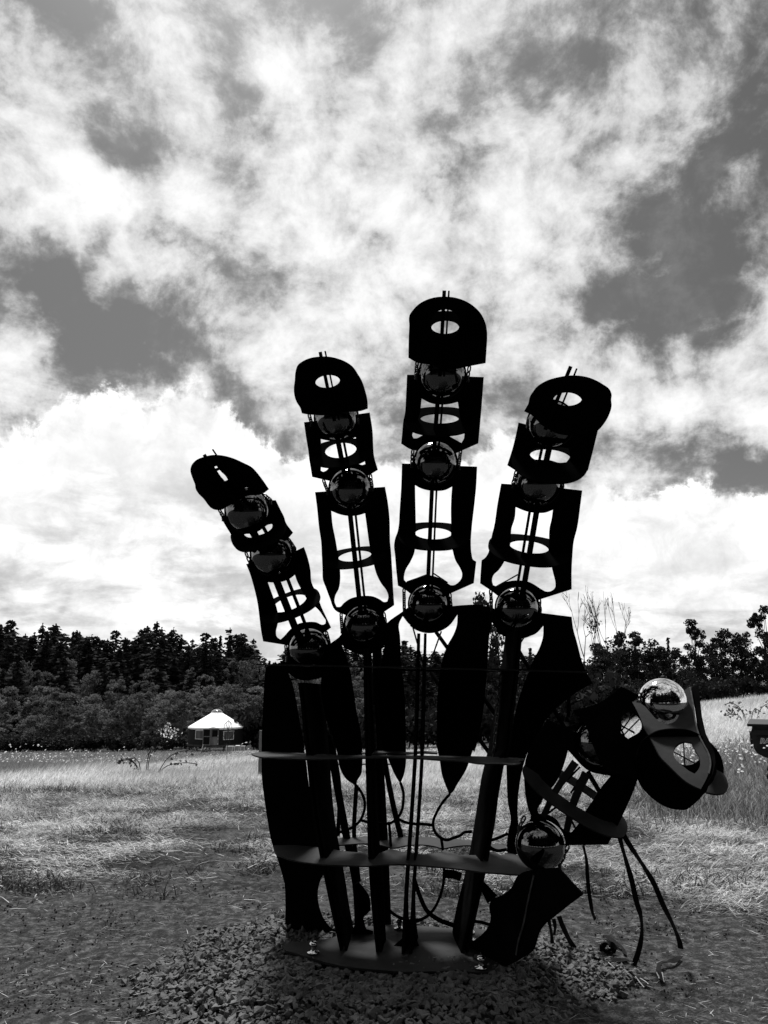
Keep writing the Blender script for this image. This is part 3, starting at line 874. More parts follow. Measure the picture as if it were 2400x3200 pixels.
# upper shelf is seen edge-on, so it is laid out in plan
zt = 1.735
tl, tr = at(800, 2083, 5.30), at(1880, 2098, 4.98)
pl = []
for i in range(25):
    t = i / 24; x = tl.x + (tr.x - tl.x) * t; y = tl.y + (tr.y - tl.y) * t
    pl.append((x, y - .18 * math.sin(math.pi * t) ** .6, zt - .055 * t))
for i in range(25):
    t = 1 - i / 24; x = tl.x + (tr.x - tl.x) * t; y = tl.y + (tr.y - tl.y) * t
    pl.append((x, y + .16 * math.sin(math.pi * t) ** .6 + .02, zt - .055 * t))
hpart('palm_shelf', plate_mesh('palm_shelf', [pl], Vector((.036, 0, 1)).normalized(), .009), 'lit_steel')
base_o = R5([(315, 1560), (330, 1590), (400, 1612), (550, 1660), (680, 1695), (800, 1718), (1000, 1738), (1230, 1755), (1400, 1752)]) + R6([(60, 1532), (150, 1525), (330, 1540), (470, 1507), (570, 1462), (652, 1398), (560, 1350), (420, 1290), (250, 1245)]) + R5([(1560, 1428), (1300, 1410), (1050, 1408), (900, 1430), (760, 1480), (500, 1532), (360, 1540)])
base = level_plate('base_plate', base_o, ZB, th=.012)

# --- tall ribs of the palm
def palm_rib(front, back, yf, yb, x_off=(0.0, .045), m='black_steel'):
    fr = curve_pts([Vector(p) for p in front], 3, False, 80); bk = curve_pts([Vector(p) for p in back], 3, False, 80)
    nF, nB = len(fr), len(bk)
    for xo in x_off:
        A = [at(p.x, p.y, yf[0] + (yf[1] - yf[0]) * i / (nF - 1)) + Vector((xo, 0, 0)) for i, p in enumerate(fr)]
        B = [at(p.x, p.y, yb[0] + (yb[1] - yb[0]) * i / (nB - 1)) + Vector((xo, 0, 0)) for i, p in enumerate(bk)]
        K = 16
        rs = lambda Q: [Q[min(int(i / K * (len(Q) - 1)), len(Q) - 2)].lerp(Q[min(int(i / K * (len(Q) - 1)), len(Q) - 2) + 1], i / K * (len(Q) - 1) - min(int(i / K * (len(Q) - 1)), len(Q) - 2)) for i in range(K + 1)]
        A, B = rs(A), rs(B)
        v = []; f = []; h = Vector((.007, 0, 0))
        for a, b in zip(A, B): v += [a - h, a + h, b + h, b - h]
        for i in range(K):
            s, e = 4 * i, 4 * i + 4
            for j in range(4): f.append((s + j, s + (j + 1) % 4, e + (j + 1) % 4, e + j))
        f += [(3, 2, 1, 0), tuple(4 * K + j for j in range(4))]
        hpart('palm_rib', pydata('palm_rib', v, f), m)


palm_rib(R5([(471, -395), (497, -198), (515, 0), (535, 162), (562, 420), (600, 700), (650, 960), (725, 1320), (790, 1600), (818, 1718)]), R5([(595, -385), (628, -148), (642, 0), (658, 162), (668, 350), (692, 600), (735, 860), (770, 1050), (800, 1250), (832, 1420)]), (5.12, 4.95), (5.52, 5.42), (0, -.03), 'rib_steel')
palm_rib(R5([(921, -648), (925, -300), (931, 0), (936, 160), (946, 500), (960, 960), (985, 1300), (1030, 1735)]), R5([(945, -640), (955, -300), (968, 0), (985, 400), (1010, 860), (1030, 1000), (1045, 1400), (1052, 1590)]), (5.10, 4.93), (5.44, 5.15), (0, .02), 'rib_steel')
palm_rib(R5([(1345, -760), (1335, -400), (1325, 0), (1315, 200), (1290, 600), (1265, 960), (1245, 1300), (1228, 1745)]), R5([(1352, -760), (1345, -400), (1336, 0), (1327, 200), (1302, 600), (1278, 960), (1265, 1300), (1290, 1530)]), (5.08, 4.9), (5.40, 5.2), (-.022, .022), 'rib_steel')
palm_rib(R4([(985, 740), (962, 1000), (935, 1250), (905, 1480), (890, 1659)]) + R6([(430, 180), (380, 500), (310, 880), (240, 1200), (172, 1510)]), R4([(905, 800), (880, 1000), (845, 1250), (800, 1500), (775, 1659)]) + R6([(330, 250), (270, 650), (200, 980), (160, 1130), (132, 1320)]), (4.92, 4.93), (5.22, 5.3), (0, .03), 'rib_steel')

# foot gussets
plate('foot_gusset', [R5([(1245, 1350), (1285, 1380), (1300, 1480), (1332, 1568), (1140, 1552), (1200, 1500)])], (on_z(*pk(R5, (1240, 1560)), ZB), Vector((0, -1, 0))))
plate('foot_gusset', [R5([(880, 1080), (960, 1195), (968, 1290), (910, 1345), (935, 1430), (985, 1445), (985, 1560), (770, 1555), (850, 1400), (892, 1240), (850, 1100)])], (on_z(*pk(R5, (900, 1470)), ZB), Vector((0, -1, 0))))

# --- supporting pipes behind the palm, diagonal braces, tie rods
for pts, Y, r in [(R5([(655, -10), (700, 260), (790, 750), (860, 1100), (880, 1480)]), (5.62, 5.6), .026), (R5([(1015, -660), (1020, 0), (1045, 500), (1065, 900), (1085, 1470)]), (5.6, 5.55), .034),
                  (R5([(1030, -120), (1075, 200), (1150, 580), (1205, 800)]), (5.7, 5.66), .019), (R5([(862, 365), (845, 750), (880, 1080)]), (5.66, 5.62), .015),
                  (R5([(725, 740), (735, 350), (700, 120), (640, -320)]), (5.75, 5.75), .014), (R5([(545, 170), (535, 420), (500, 640)]), (5.72, 5.72), .014),
                  (R4([(1375, 880), (1365, 1400)]) , (5.7, 5.7), .014)]:
    k = len(pts)
    q = [at(p[0], p[1], Y[0] + (Y[1] - Y[0]) * i / (k - 1)) for i, p in enumerate(pts)]
    rod(curve_pts(q, 4, False, 80), r, 'support_pipe', 'black_steel')
for a, b, r in [(R4([(385, 770)]), R4([(950, 1555)]), .014), (R4([(980, 880)]), R4([(1350, 1500)]), .015), (R4([(345, 1070)]), R4([(830, 1735)]), .014)]:
    rod([at(a[0][0], a[0][1], 5.62), at(b[0][0], b[0][1], 5.55)], r, 'diagonal_brace', 'black_steel')
for a, b in [((215, 740), (290, 1010)), ((425, 765), (340, 1000)), ((825, 740), (858, 1015)), ((1040, 805), (980, 900)), ((170, 400), (320, 345)), ((365, 335), (470, 405)), ((830, 435), (990, 345))]:
    p, q = pk(R4, a), pk(R4, b)
    rod([at(p[0], p[1], 5.36), at(q[0], q[1], 5.40)], .0055, 'tie_rod')
rod([at(*pk(R4, (130, 1048)), 5.52), at(*pk(R4, (1060, 1052)), 5.45)], .012, 'cross_bar', 'black_steel')
for fn, a, b, Y in [(R5, (985, -220), (1000, 60), 5.3), (R5, (990, 180), (985, 330), 5.3), (R4, (865, 1090), (815, 1659), 5.1), (R4, (300, 960), (280, 1659), 5.2)]:
    p, q = pk(fn, a), pk(fn, b)
    chain(at(p[0], p[1], Y), at(q[0], q[1], Y), None, .042, .005)

# --- vein bars that loop below the blades
veins = [R5([(855, 360), (880, 390), (910, 440), (925, 500), (915, 570), (890, 625), (850, 665), (790, 695), (730, 715)]),
         R5([(890, 622), (935, 635), (1010, 648), (1080, 650), (1140, 632), (1165, 610), (1195, 560), (1210, 480), (1210, 420), (1188, 345)]),
         R5([(1165, 612), (1230, 640), (1280, 650), (1350, 652), (1425, 660)]),
         R5([(1555, 430), (1510, 480), (1460, 560), (1430, 650), (1440, 700), (1480, 750), (1530, 770), (1580, 755), (1640, 730)]) + R6([(200, 630), (262, 620)]),
         R5([(1105, 650), (1112, 740), (1118, 830)]), R5([(1490, 760), (1497, 800), (1503, 850)]),
         R5([(1512, 975), (1508, 1080), (1480, 1190), (1430, 1290), (1370, 1345), (1290, 1370), (1210, 1355), (1140, 1320), (1090, 1275)]),
         R5([(1290, 1060), (1330, 1180), (1390, 1300), (1470, 1360), (1560, 1395), (1600, 1410)]),
         R6([(355, 685), (380, 722), (420, 742), (485, 735)]), R6([(492, 632), (430, 660), (358, 684)]), R6([(240, 1200), (310, 1205), (372, 1222)])]
for i, v_ in enumerate(veins): strip('vein_bar', v_, .017 if i != 7 else .026, PALM)

# --- the thumb
TA = seg_plane(P3['a'], P3['b'])
o_ = T([(155, 428), (380, 532)]) + cup('b', pk(T, (392, 560)), pk(T, (755, 640)), True, 1.05) + T([(850, 660), (905, 780), (872, 915), (740, 1225)]) + R6([(1140, 703), (850, 708)]) \
    + cup('a', pk(R6, (845, 700)), pk(R6, (630, 575)), False, 1.04) + R6([(640, 530), (620, 460), (605, 370), (597, 260), (600, 190), (625, 95)])
h_ = R6([(882, 92), (860, 170), (830, 250), (790, 320), (740, 370), (710, 430), (685, 480), (690, 503), (720, 506), (765, 515), (810, 545), (845, 600), (872, 618), (900, 625), (925, 600), (955, 560), (1000, 480), (1040, 420), (1100, 330), (1158, 258), (1090, 247), (1030, 232), (970, 190), (920, 135)])
tp = plate('thumb_plate', [o_, h_], TA)
c_ = pk(R6, (920, 402))
ring(at(c_[0], c_[1], 4.66), (.85, .53), .325, .16, .16, .62, (.24, .075), tp, 'lit_steel')
for a, b, w in [((1000, 240), (870, 620), .05), ((930, 170), (720, 520), .045)]:
    p, q = pk(R6, a), pk(R6, b)
    strip('thumb_rib', [p, ((p[0] + q[0]) / 2 - 8, (p[1] + q[1]) / 2), q], w, (TA[0] + TA[1] * .05, TA[1]), 'lit_steel', taper=(1, .7))
for a, b in [((985, 230), (900, 370)), ((960, 200), (760, 400)), ((845, 430), (740, 510)), ((1010, 235), (1085, 360)), ((900, 540), (935, 610))]:
    p, q = pk(R6, a), pk(R6, b)
    rod([at(p[0], p[1], 4.75), at(q[0], q[1], 4.78)], .006 if a[0] < 1000 else .014, 'tie_rod', 'black_steel')
TB = seg_plane(P3['b'], P3['c'])
o_ = T([(360, 357), (440, 340), (560, 300), (620, 265), (680, 220), (742, 168), (880, 236), (866, 264), (828, 292), (860, 350), (905, 445), (935, 520), (955, 562), (890, 650), (862, 780), (872, 915), (790, 880), (640, 840), (520, 640), (455, 470)])
h_ = T([(750, 405), (835, 360), (870, 400), (908, 468), (905, 502), (797, 585), (735, 540), (748, 475), (742, 430)])
tq = plate('thumb_plate', [o_, h_], TB, off=.155)
for a, b in [((842, 385), (735, 535)), ((885, 430), (765, 552)), ((735, 470), (850, 540)), ((740, 480), (845, 530))]:
    p, q = pk(T, a), pk(T, b)
    rod([at(p[0], p[1], 4.62), at(q[0], q[1], 4.58)], .004, 'tie_rod', 'black_steel')
# thumb tip: a leaf-shaped plate tipped up to the sky, run through a big ring
tn = Vector((.05, -.60, .80)).normalized()
LEAF = (at(*pk(T, (1200, 600)), 4.36), tn)
o_ = T([(828, 292), (905, 312)]) + T([(985, 392), (1020, 432), (1080, 468), (1150, 462), (1190, 428), (1212, 330), (1225, 215), (1290, 172), (1305, 240), (1320, 330), (1330, 430), (1345, 500), (1365, 560), (1400, 630), (1440, 710), (1452, 780), (1440, 860), (1410, 930), (1375, 990), (1320, 965), (1260, 930), (1190, 870), (1120, 800), (1060, 740), (1010, 650), (960, 560), (935, 520), (905, 445), (860, 350)])
h_ = T([(1163, 670), (1160, 715), (1185, 765), (1240, 812), (1290, 850), (1328, 868), (1360, 830), (1375, 770), (1370, 745), (1340, 690), (1305, 620), (1240, 612), (1185, 635)])
leaf = plate('thumb_tip_plate', [o_, h_], LEAF, 'lit_steel')
strip('edge_trim', T([(1292, 172), (1320, 330), (1332, 430), (1366, 560), (1402, 630), (1442, 710), (1455, 780), (1440, 862)]), .008, (LEAF[0] + tn * .012, tn), 'chain_steel', .004)
side = T([(1290, 172), (1305, 240), (1330, 430), (1365, 560), (1440, 710), (1455, 790), (1440, 880), (1380, 992)])
mbv = [on_plane(p[0], p[1], *LEAF) for p in side]
sv = []; sf = []
for i_, p in enumerate(mbv):
    w_ = .04 * (1 - i_ / 8.5); d_ = .07 * (1 - (i_ / 7.2) ** 2)
    sv += [p + Vector((.012, 0, .0)), p + Vector((.012 + w_, .0, .012)), p + Vector((.012 + w_, .0, -d_)), p + Vector((.012, 0, -d_))]
for i in range(len(mbv) - 1):
    for j in range(4): sf.append((4 * i + j, 4 * i + (j + 1) % 4, 4 * i + 4 + (j + 1) % 4, 4 * i + 4 + j))
hpart('thumb_tip_keel', pydata('thumb_tip_keel', sv, sf), 'black_steel')
rn = Vector((.08, -.93, -.36)).normalized()
RING = (at(*pk(T, (1230, 800)), 4.45), rn)
o_ = T([(960, 560), (1020, 525), (1100, 507), (1200, 503), (1290, 515), (1360, 545), (1430, 590), (1490, 650), (1530, 710), (1555, 790), (1557, 870), (1530, 950), (1470, 990), (1410, 1012), (1360, 1065), (1310, 1110), (1260, 1145), (1190, 1147), (1100, 1125), (1020, 1080), (950, 1020), (900, 960), (870, 890), (858, 800), (865, 720), (885, 650), (920, 590)])
plate('thumb_tip_ring', [o_, ell(T, (1270, 705), 114, 92)], RING)
plate('thumb_tip_fin', [T([(1475, 822), (1560, 872), (1590, 930), (1595, 975), (1570, 1015), (1510, 1030), (1420, 1015), (1440, 960), (1468, 860)])], (at(*pk(T, (1500, 950)), 4.20), Vector((.1, -.6, .79)).normalized()), 'lit_steel')
for a, b in [((1165, 690), (1372, 800)), ((1240, 612), (1252, 825))]:
    p, q = pk(T, a), pk(T, b)
    rod([at(p[0], p[1], 4.5), at(q[0], q[1], 4.5)], .004, 'tie_rod', 'chain_steel')

# --- bright anchor bolts on the base plate
for fn, c in [(R5, (543, 1605)), (R5, (1182, 1425)), (R6, (318, 1502)), (R6, (255, 1325))]:
    p = on_z(*pk(fn, c), ZB + .012)
    mb = MB(); mb.lathe([(0, 0), (.036, 0), (.036, .006), (.016, .008), (.016, .030), (.023, .034), (.023, .052), (.014, .060), (0, .062)], p, 16)
    hpart('anchor_bolt', mb.mesh('anchor_bolt', True), 'bolt_steel')

# ------------------------------------------------------------------ webbing straps hanging from the thumb
def strap(pts, label, w=.030, edge=False):
    """pts: points in the world"""
    q = curve_pts([Vector(p) for p in pts], 5, False, 120); k = len(q)
    v = []; f = []; ph = random.random() * 6
    for i in range(k):
        d = (q[min(i + 1, k - 1)] - q[max(i - 1, 0)]).normalized()
        s = Vector((1, .25, 0)); s = (s - d * s.dot(d)).normalized()
        s = Matrix.Rotation(.55 * math.sin(ph + i * .33), 3, d) @ s
        n = d.cross(s)
        for a, b in ((-1, 1), (1, 1), (1, -1), (-1, -1)): v.append(q[i] + s * (a * w / 2) + n * (b * .0015))
    for i in range(k - 1):
        for j in range(4): f.append((4 * i + j, 4 * i + (j + 1) % 4, 4 * i + 4 + (j + 1) % 4, 4 * i + 4 + j))
    f += [(3, 2, 1, 0), tuple(4 * (k - 1) + j for j in range(4))]
    o = obj('webbing_strap', pydata('webbing_strap', v, f), 'webbing')
    tag(o, label, 'strap', 'webbing straps trailing from the thumb')
    if edge:
        e = MB()
        for j in (0, 1): e.tube([v[4 * i + j] for i in range(max(0, k - 7), k)], .0035, 5)
        e.build('stitched_edge', 'webbing_edge', o)
    return o


def hang(fn, pts, Y0, Y1):
    k = len(pts); return [at(*pk(fn, p), Y0 + (Y1 - Y0) * i / (k - 1)) for i, p in enumerate(pts)]


def lie(fn, pts, up=.012):
    out = []
    for p in pts:
        g_ = ground_hit(*pk(fn, p)); out.append(g_ + Vector((0, 0, up)))
    return out


strap(hang(R6, [(1200, 570), (1225, 690), (1255, 800), (1290, 920), (1330, 1090), (1352, 1160), (1360, 1270), (1340, 1390), (1310, 1480)], 4.75, 4.98) + lie(R6, [(1296, 1545), (1345, 1592), (1392, 1637)]), 'long black strap hanging straight from the thumb plate corner to the soil', edge=True)
strap(hang(R6, [(1205, 572), (1270, 690), (1330, 780), (1400, 890), (1440, 960), (1500, 1100), (1560, 1220), (1605, 1340)], 4.75, 4.9) + [at(*pk(R6, (1612, 1378)), 4.95)], 'black strap slanting outward to the right, outermost of the hanging straps')
strap(hang(R6, [(980, 708), (1000, 800), (1008, 920), (1028, 1080), (1042, 1150), (1058, 1190)], 4.78, 4.78), 'short narrow strap dangling free below the thumb plate', .022)
strap(hang(R6, [(822, 1168), (842, 1220), (862, 1265), (900, 1340), (930, 1380)], 5.0, 5.2) + lie(R6, [(965, 1418), (1040, 1452), (1100, 1462), (1180, 1468), (1270, 1462)]), 'black strap running down from the heel plate and out across the soil')
strap(hang(R6, [(758, 1195), (772, 1270), (780, 1345)], 5.05, 5.05), 'short strap end hanging against the stones beside the heel plate', .024)
strap(hang(R6, [(788, 1185), (798, 1240), (792, 1290)], 5.1, 5.1), 'shortest strap loop tucked behind the heel plate corner', .024)
strap(lie(R6, [(1118, 1308), (1190, 1362), (1238, 1400), (1252, 1440)], .02), 'loose strap curling on bare soil behind the strap coil', .024)
strap(lie(R6, [(1612, 1450), (1560, 1482), (1495, 1490), (1470, 1520), (1478, 1570), (1490, 1612)], .02), 'crooked strap lying on the soil farthest to the right', edge=True)
q = ground_hit(*pk(R6, (1155, 1440)))
coil = []
for i in range(40):
    a = i * .45; r = .034 - .0004 * i
    coil.append(q + Vector((r * 1.3 * math.cos(a), .02 + .0016 * i, .038 + r * math.sin(a))))
strap(coil + lie(R6, [(1140, 1470), (1165, 1500), (1197, 1515)]), 'coiled strap end standing in a small roll on the soil', .03, True)

# ================================================================== trees
def quads_mesh(name, cen, size, nrm_bias, asp=1.0, droop=None):
    """cloud of small leaf-clump faces; cen (n,3), size (n,)"""
    n = len(cen)
    a = rng.normal(size=(n, 3)); a[:, 2] *= nrm_bias; a /= np.linalg.norm(a, axis=1, keepdims=True)
    b = rng.normal(size=(n, 3))
    if droop is not None: a = droop / np.linalg.norm(droop, axis=1, keepdims=True)
    b -= a * (a * b).sum(1, keepdims=True); b /= np.linalg.norm(b, axis=1, keepdims=True)
    s = size[:, None]
    p0 = cen - a * s * asp * .5 - b * s * .28; p1 = cen - a * s * asp * .25 + b * s * .5
    p2 = cen + a * s * asp * .6 + b * s * .15; p3 = cen + a * s * asp * .3 - b * s * .5
    V = np.stack([p0, p1, p2, p3], 1).reshape(-1, 3)
    return fast_mesh(name, V, np.arange(4 * n).reshape(n, 4))


def conifer(seed, H=18.0, R=2.6, base=.12, ragged=.3, shape=.82):
    r = np.random.default_rng(seed); cen = []; sz = []; dr = []
    mb = MB(); mb.tube([(0, 0, -1), (r.normal() * .05, 0, H * .5), (0, 0, H * .97)], [.24, .14, .02], 6)
    z = H * base
    while z < H * .985:
        t = (z - H * base) / (H * (1 - base)); rad = R * (1 - t) ** shape * (1 + r.normal() * ragged * .5) + .12
        rad *= min(1, .55 + t * 5)
        k = int(5 + 4 * (1 - t))
        for j in range(k):
            if r.random() < .14: continue
            an = r.random() * 6.283; L = rad * (.65 + .5 * r.random()); m = max(2, int(L / .34))
            if r.random() < .12: mb.tube([(0, 0, z), (L * .7 * math.cos(an), L * .7 * math.sin(an), z - .12 * L)], [.035, .012], 4, False)
            for i in range(m):
                q = (i + .4 + .5 * r.random()) / m
                c = np.array([L * q * math.cos(an), L * q * math.sin(an), z - L * q * q * .34 + .16 * L * q]) + r.normal(size=3) * .12
                cen.append(c); sz.append(.62 - .18 * t + .2 * r.random()); dr.append(np.array([math.cos(an + r.normal() * .5), math.sin(an + r.normal() * .5), -.35 + r.normal() * .25]))
        z += .40 + .12 * r.random()
    for i in range(8): cen.append(np.array([0, 0, H - i * .16]) + r.normal(size=3) * .05); sz.append(.35); dr.append(np.array([r.normal() * .3, r.normal() * .3, 1.0]))
    return mb.mesh('trunk'), quads_mesh('crown', np.array(cen), np.array(sz), 1, 1.15, np.array(dr)), H


def broadleaf(seed, H=10.0, R=3.4, n_cl=52, leaves=84, leaf=.23, base=.18, tall=1.0):
    r = np.random.default_rng(seed); cen = []
    mb = MB(); top = H * .55
    mb.tube([(0, 0, -1), (.1 * r.normal(), .1 * r.normal(), H * .3), (.3 * r.normal(), .3 * r.normal(), top)], [.19, .14, .06], 7)
    cl = []
    for i in range(n_cl):
        u = r.random(); t = base + (1 - base) * u
        prof = math.sin(math.pi * min(1, .12 + .80 * u ** .8)) ** .7
        a = r.random() * 6.283; q = R * prof * math.sqrt(r.random()) * (.75 + .45 * r.random())
        c = np.array([q * math.cos(a), q * math.sin(a), H * t * .94])
        cl.append(c); sr = (.45 + .75 * r.random()) * R * .26
        d = r.normal(size=(leaves, 3)); d /= np.linalg.norm(d, axis=1, keepdims=True)
        cen.append(c + d * (sr * r.random((leaves, 1)) ** .45) * np.array([1.1, 1.1, .8]))
        if i % 2 == 0:
            s = np.array([0, 0, H * (.18 + .3 * u)])
            m_ = (s + c) / 2 + r.normal(size=3) * .25
            mb.tube([s, m_, c], [.07, .045, .012], 5, False)
    cen = np.concatenate(cen)
    return mb.mesh('trunk'), quads_mesh('crown', cen, leaf * (.6 + .8 * r.random(len(cen))), .6), H


def bare_tree(seed, H=13.0, leafy=0):
    r = np.random.default_rng(seed); mb = MB(); tips = []
    def grow(p, d, L, rad, lev):
        q = p; pts = [p]
        for i in range(3):
            d = (d + Vector(r.normal(size=3) * .10) + Vector((0, 0, .10))).normalized(); q = q + d * (L / 3); pts.append(q)
        mb.tube(pts, [rad, rad * .85, rad * .72, rad * .6], 5, False)
        if lev == 0: tips.append(q); return
        k = 2 if r.random() < .55 else 3
        for i in range(k):
            dd = (d + Vector(r.normal(size=3) * (.34 + .05 * lev))); dd.z = abs(dd.z) * .8 + .25
            grow(pts[-1] if i < 2 else pts[2], dd.normalized(), L * (.62 + .22 * r.random()), max(rad * .60, .027), lev - 1)
    grow(Vector((0, 0, -1)), Vector((0, 0, 1)), H * .32, .17, 5)
    zt = max(t.z for t in tips)
    cr = None
    if leafy:
        low = [t for t in tips if t.z < zt * .72] or tips
        cen = np.concatenate([np.array(t) + r.normal(size=(leafy, 3)) * .35 for t in low])
        cr = quads_mesh('crown', cen, .20 * (.6 + .8 * r.random(len(cen))), .6)
    else:
        cen = np.concatenate([np.array(t) + r.normal(size=(1, 3)) * .12 for t in tips])
        cr = quads_mesh('crown', cen, .10 * (.6 + .8 * r.random(len(cen))), .6)
    return mb.mesh('trunk'), cr, zt


def shrub(seed, H=2.0, R=1.6, n=1500, leaf=.16):
    r = np.random.default_rng(seed); mb = MB(); cen = []
    for i in range(9):
        a = r.random() * 6.283; q = R * .6 * r.random(); tip = Vector((q * 1.3 * math.cos(a), q * 1.3 * math.sin(a), H * (.6 + .35 * r.random())))
        mb.tube([(q * .2 * math.cos(a), q * .2 * math.sin(a), -.3), tip * .5 + Vector((0, 0, .2)), tip], [.03, .02, .008], 4, False)
    for i in range(16):
        a = r.random() * 6.283; q = R * math.sqrt(r.random()) * .85
        c = np.array([q * math.cos(a), q * math.sin(a), H * (.25 + .5 * r.random()) * (1 - .35 * (q / R) ** 2)])
        d = r.normal(size=(n // 16, 3)); d /= np.linalg.norm(d, axis=1, keepdims=True)
        cen.append(c + d * (.42 * R * .8 * r.random((n // 16, 1)) ** .5) * np.array([1, 1, .75]))
    cen = np.concatenate(cen); cen[:, 2] = np.abs(cen[:, 2])
    return mb.mesh('stem'), quads_mesh('foliage', cen, leaf * (.6 + .8 * r.random(len(cen))), .7), H


def with_mats(tr, tm, cm):
    a, b, H = tr
    a.materials.append(MAT[tm]); b.materials.append(MAT[cm]); return (a, b, H)


CON = [with_mats(conifer(100 + i, 18, [2.5, 2.9, 2.2, 3.1, 2.6][i], [.1, .18, .08, .22, .14][i], [.4, .65, .35, .7, .5][i], [.85, .55, 1.0, .45, .7][i]), 'bark', 'conifer_leaf') for i in range(5)]
BRD = [with_mats(broadleaf(200 + i, [10, 9, 12, 11][i], [2.9, 3.4, 2.5, 2.2][i], [52, 56, 48, 44][i]), 'pale_bark', 'broad_leaf') for i in range(4)]
DRK = [with_mats(broadleaf(300 + i, [9, 8, 10][i], [3.2, 3.5, 2.9][i], 38, 120, .21), 'bark', 'dark_leaf') for i in range(3)]
SHR = [with_mats(shrub(400 + i), 'bark', 'hedge_leaf') for i in range(3)]
BARE = [with_mats(bare_tree(500, 12, 26), 'bark', 'dark_leaf'), with_mats(bare_tree(507, 12, 0), 'bark', 'dark_leaf')]


def tree(name, proto, x, y, H, label, cat, group=None, wide=1.0, part=('trunk', 'crown')):
    a, b, H0 = proto; s = H / H0
    e = empty(name, (x, y, tz(x, y) - .1), rng.random() * 6.283)
    e.scale = (s * wide, s * wide, s)
    o = bpy.data.objects.new(part[0], a); C.objects.link(o); o.parent = e
    o = bpy.data.objects.new(part[1], b); C.objects.link(o); o.parent = e
    return tag(e, label, cat, group)


def stand(px, py_top, Y):
    """ground point below a line of sight at distance Y and the height that reaches it"""
    p = at(px, py_top, Y); return p.x, p.z - tz(p.x, Y) + .1


ORD = 'first second third fourth fifth sixth seventh eighth ninth tenth eleventh twelfth thirteenth fourteenth fifteenth sixteenth seventeenth eighteenth nineteenth twentieth'.split()
ORD += ['twenty-' + o for o in ORD[:9]] + ['thirtieth'] + ['thirty-' + o for o in ORD[:9]]
COUNT = {}


def nth(key):
    COUNT[key] = COUNT.get(key, 0) + 1
    return ORD[min(COUNT[key] - 1, len(ORD) - 1)]


SKY_X = [-400, 0, 100, 200, 290, 360, 440, 560, 620, 680, 740, 800, 850, 930, 1100, 1250, 1390, 1480, 1600, 1750, 1900, 2100, 2700]
SKY_Y = [1930, 1925, 1955, 1945, 1990, 1975, 1965, 1955, 2000, 1960, 1975, 2020, 2040, 2015, 2010, 1998, 2030, 2040, 2020, 2030, 2040, 2020, 2000]
line = lambda x: float(np.interp(x, SKY_X, SKY_Y))
ji = lambda a: float(rng.uniform(-a, a))
depth = {196: 'rear row on the skyline', 176: 'middle row', 156: 'front row', 126: 'standing among the pale trees'}
depth2 = {134: 'rear row under the conifers', 118: 'middle row', 104: 'front row above the hedge'}


def zone(px):
    for lim, t in [(0, 'past the left edge'), (190, 'at the left edge'), (380, 'midway to the yurt'), (560, 'just left of the yurt'), (760, 'above the yurt'), (930, 'behind the little finger'),
                   (1150, 'behind the ring finger'), (1330, 'behind the middle finger'), (1560, 'between middle and index finger')]:
        if px < lim: return t
    return 'right of the index finger'


# ridge conifers, three depths
for Y, step, lo, hi, x0, x1 in [(196, 19, -8, 34, -280, 1740), (176, 22, 4, 46, -280, 1740), (156, 27, 30, 90, -280, 1700), (126, 62, 70, 150, -280, 900)]:
    px = x0
    while px < x1:
        x, H = stand(px + ji(8), line(px) + rng.uniform(lo, hi), Y + ji(7))
        if H > 4 and not (870 < px < 1200 and rng.random() < .4):
            mixed = Y > 150 and rng.random() < .22
            tree('conifer', CON[rng.integers(5)], x, Y + ji(7), H * (.86 if mixed else 1), f'dark far conifer, {depth[Y]}, {nth((Y, zone(px)))} of those {zone(px)}', 'conifer', 'ridge conifers', wide=rng.uniform(1.0, 2.2) * min(1.3, 15 / H))
        px += step * rng.uniform(.75, 1.25)
# paler broadleaf trees below them
for Y, step, lo, hi in [(134, 60, 2045, 2120), (118, 58, 2095, 2180), (104, 64, 2150, 2240)]:
    px = -260
    while px < 1180:
        x, H = stand(px, rng.uniform(lo, hi), Y)
        tree('broadleaf_tree', BRD[rng.integers(4)], x, Y + ji(5), H, f'pale leafy tree, {depth2[Y]}, {nth((Y, zone(px)))} of those {zone(px)}', 'tree', 'slope broadleaf trees', wide=rng.uniform(.75, 1.15) * min(1.4, 9.5 / H))
        px += step * rng.uniform(.65, 1.2)
# bramble hedge along the far edge of the meadow
px = -240
while px < 600:
    top = np.interp(px, [-200, 0, 300, 560], [2275, 2280, 2272, 2290])
    x, H = stand(px, top + ji(8), 93 + ji(2))
    tree('bramble_bush', SHR[rng.integers(3)], x, 93 + ji(2), H, f'dark bramble bush, {nth("h")} from the left in the low meadow hedge', 'bush', 'meadow hedge bushes', wide=1.15, part=('stem', 'foliage'))
    px += rng.uniform(34, 52)
px = 760
while px < 1560:
    x, H = stand(px, 2195 + ji(25) - (px - 760) * .03, 90 - (px - 760) * .02)
    tree('thicket_bush', SHR[rng.integers(3)], x, 90 - (px - 760) * .02, H, f'dark thicket bush behind the palm, {nth("t")} from the left', 'bush', 'thicket behind the hand', wide=.8, part=('stem', 'foliage'))
    px += rng.uniform(50, 80)
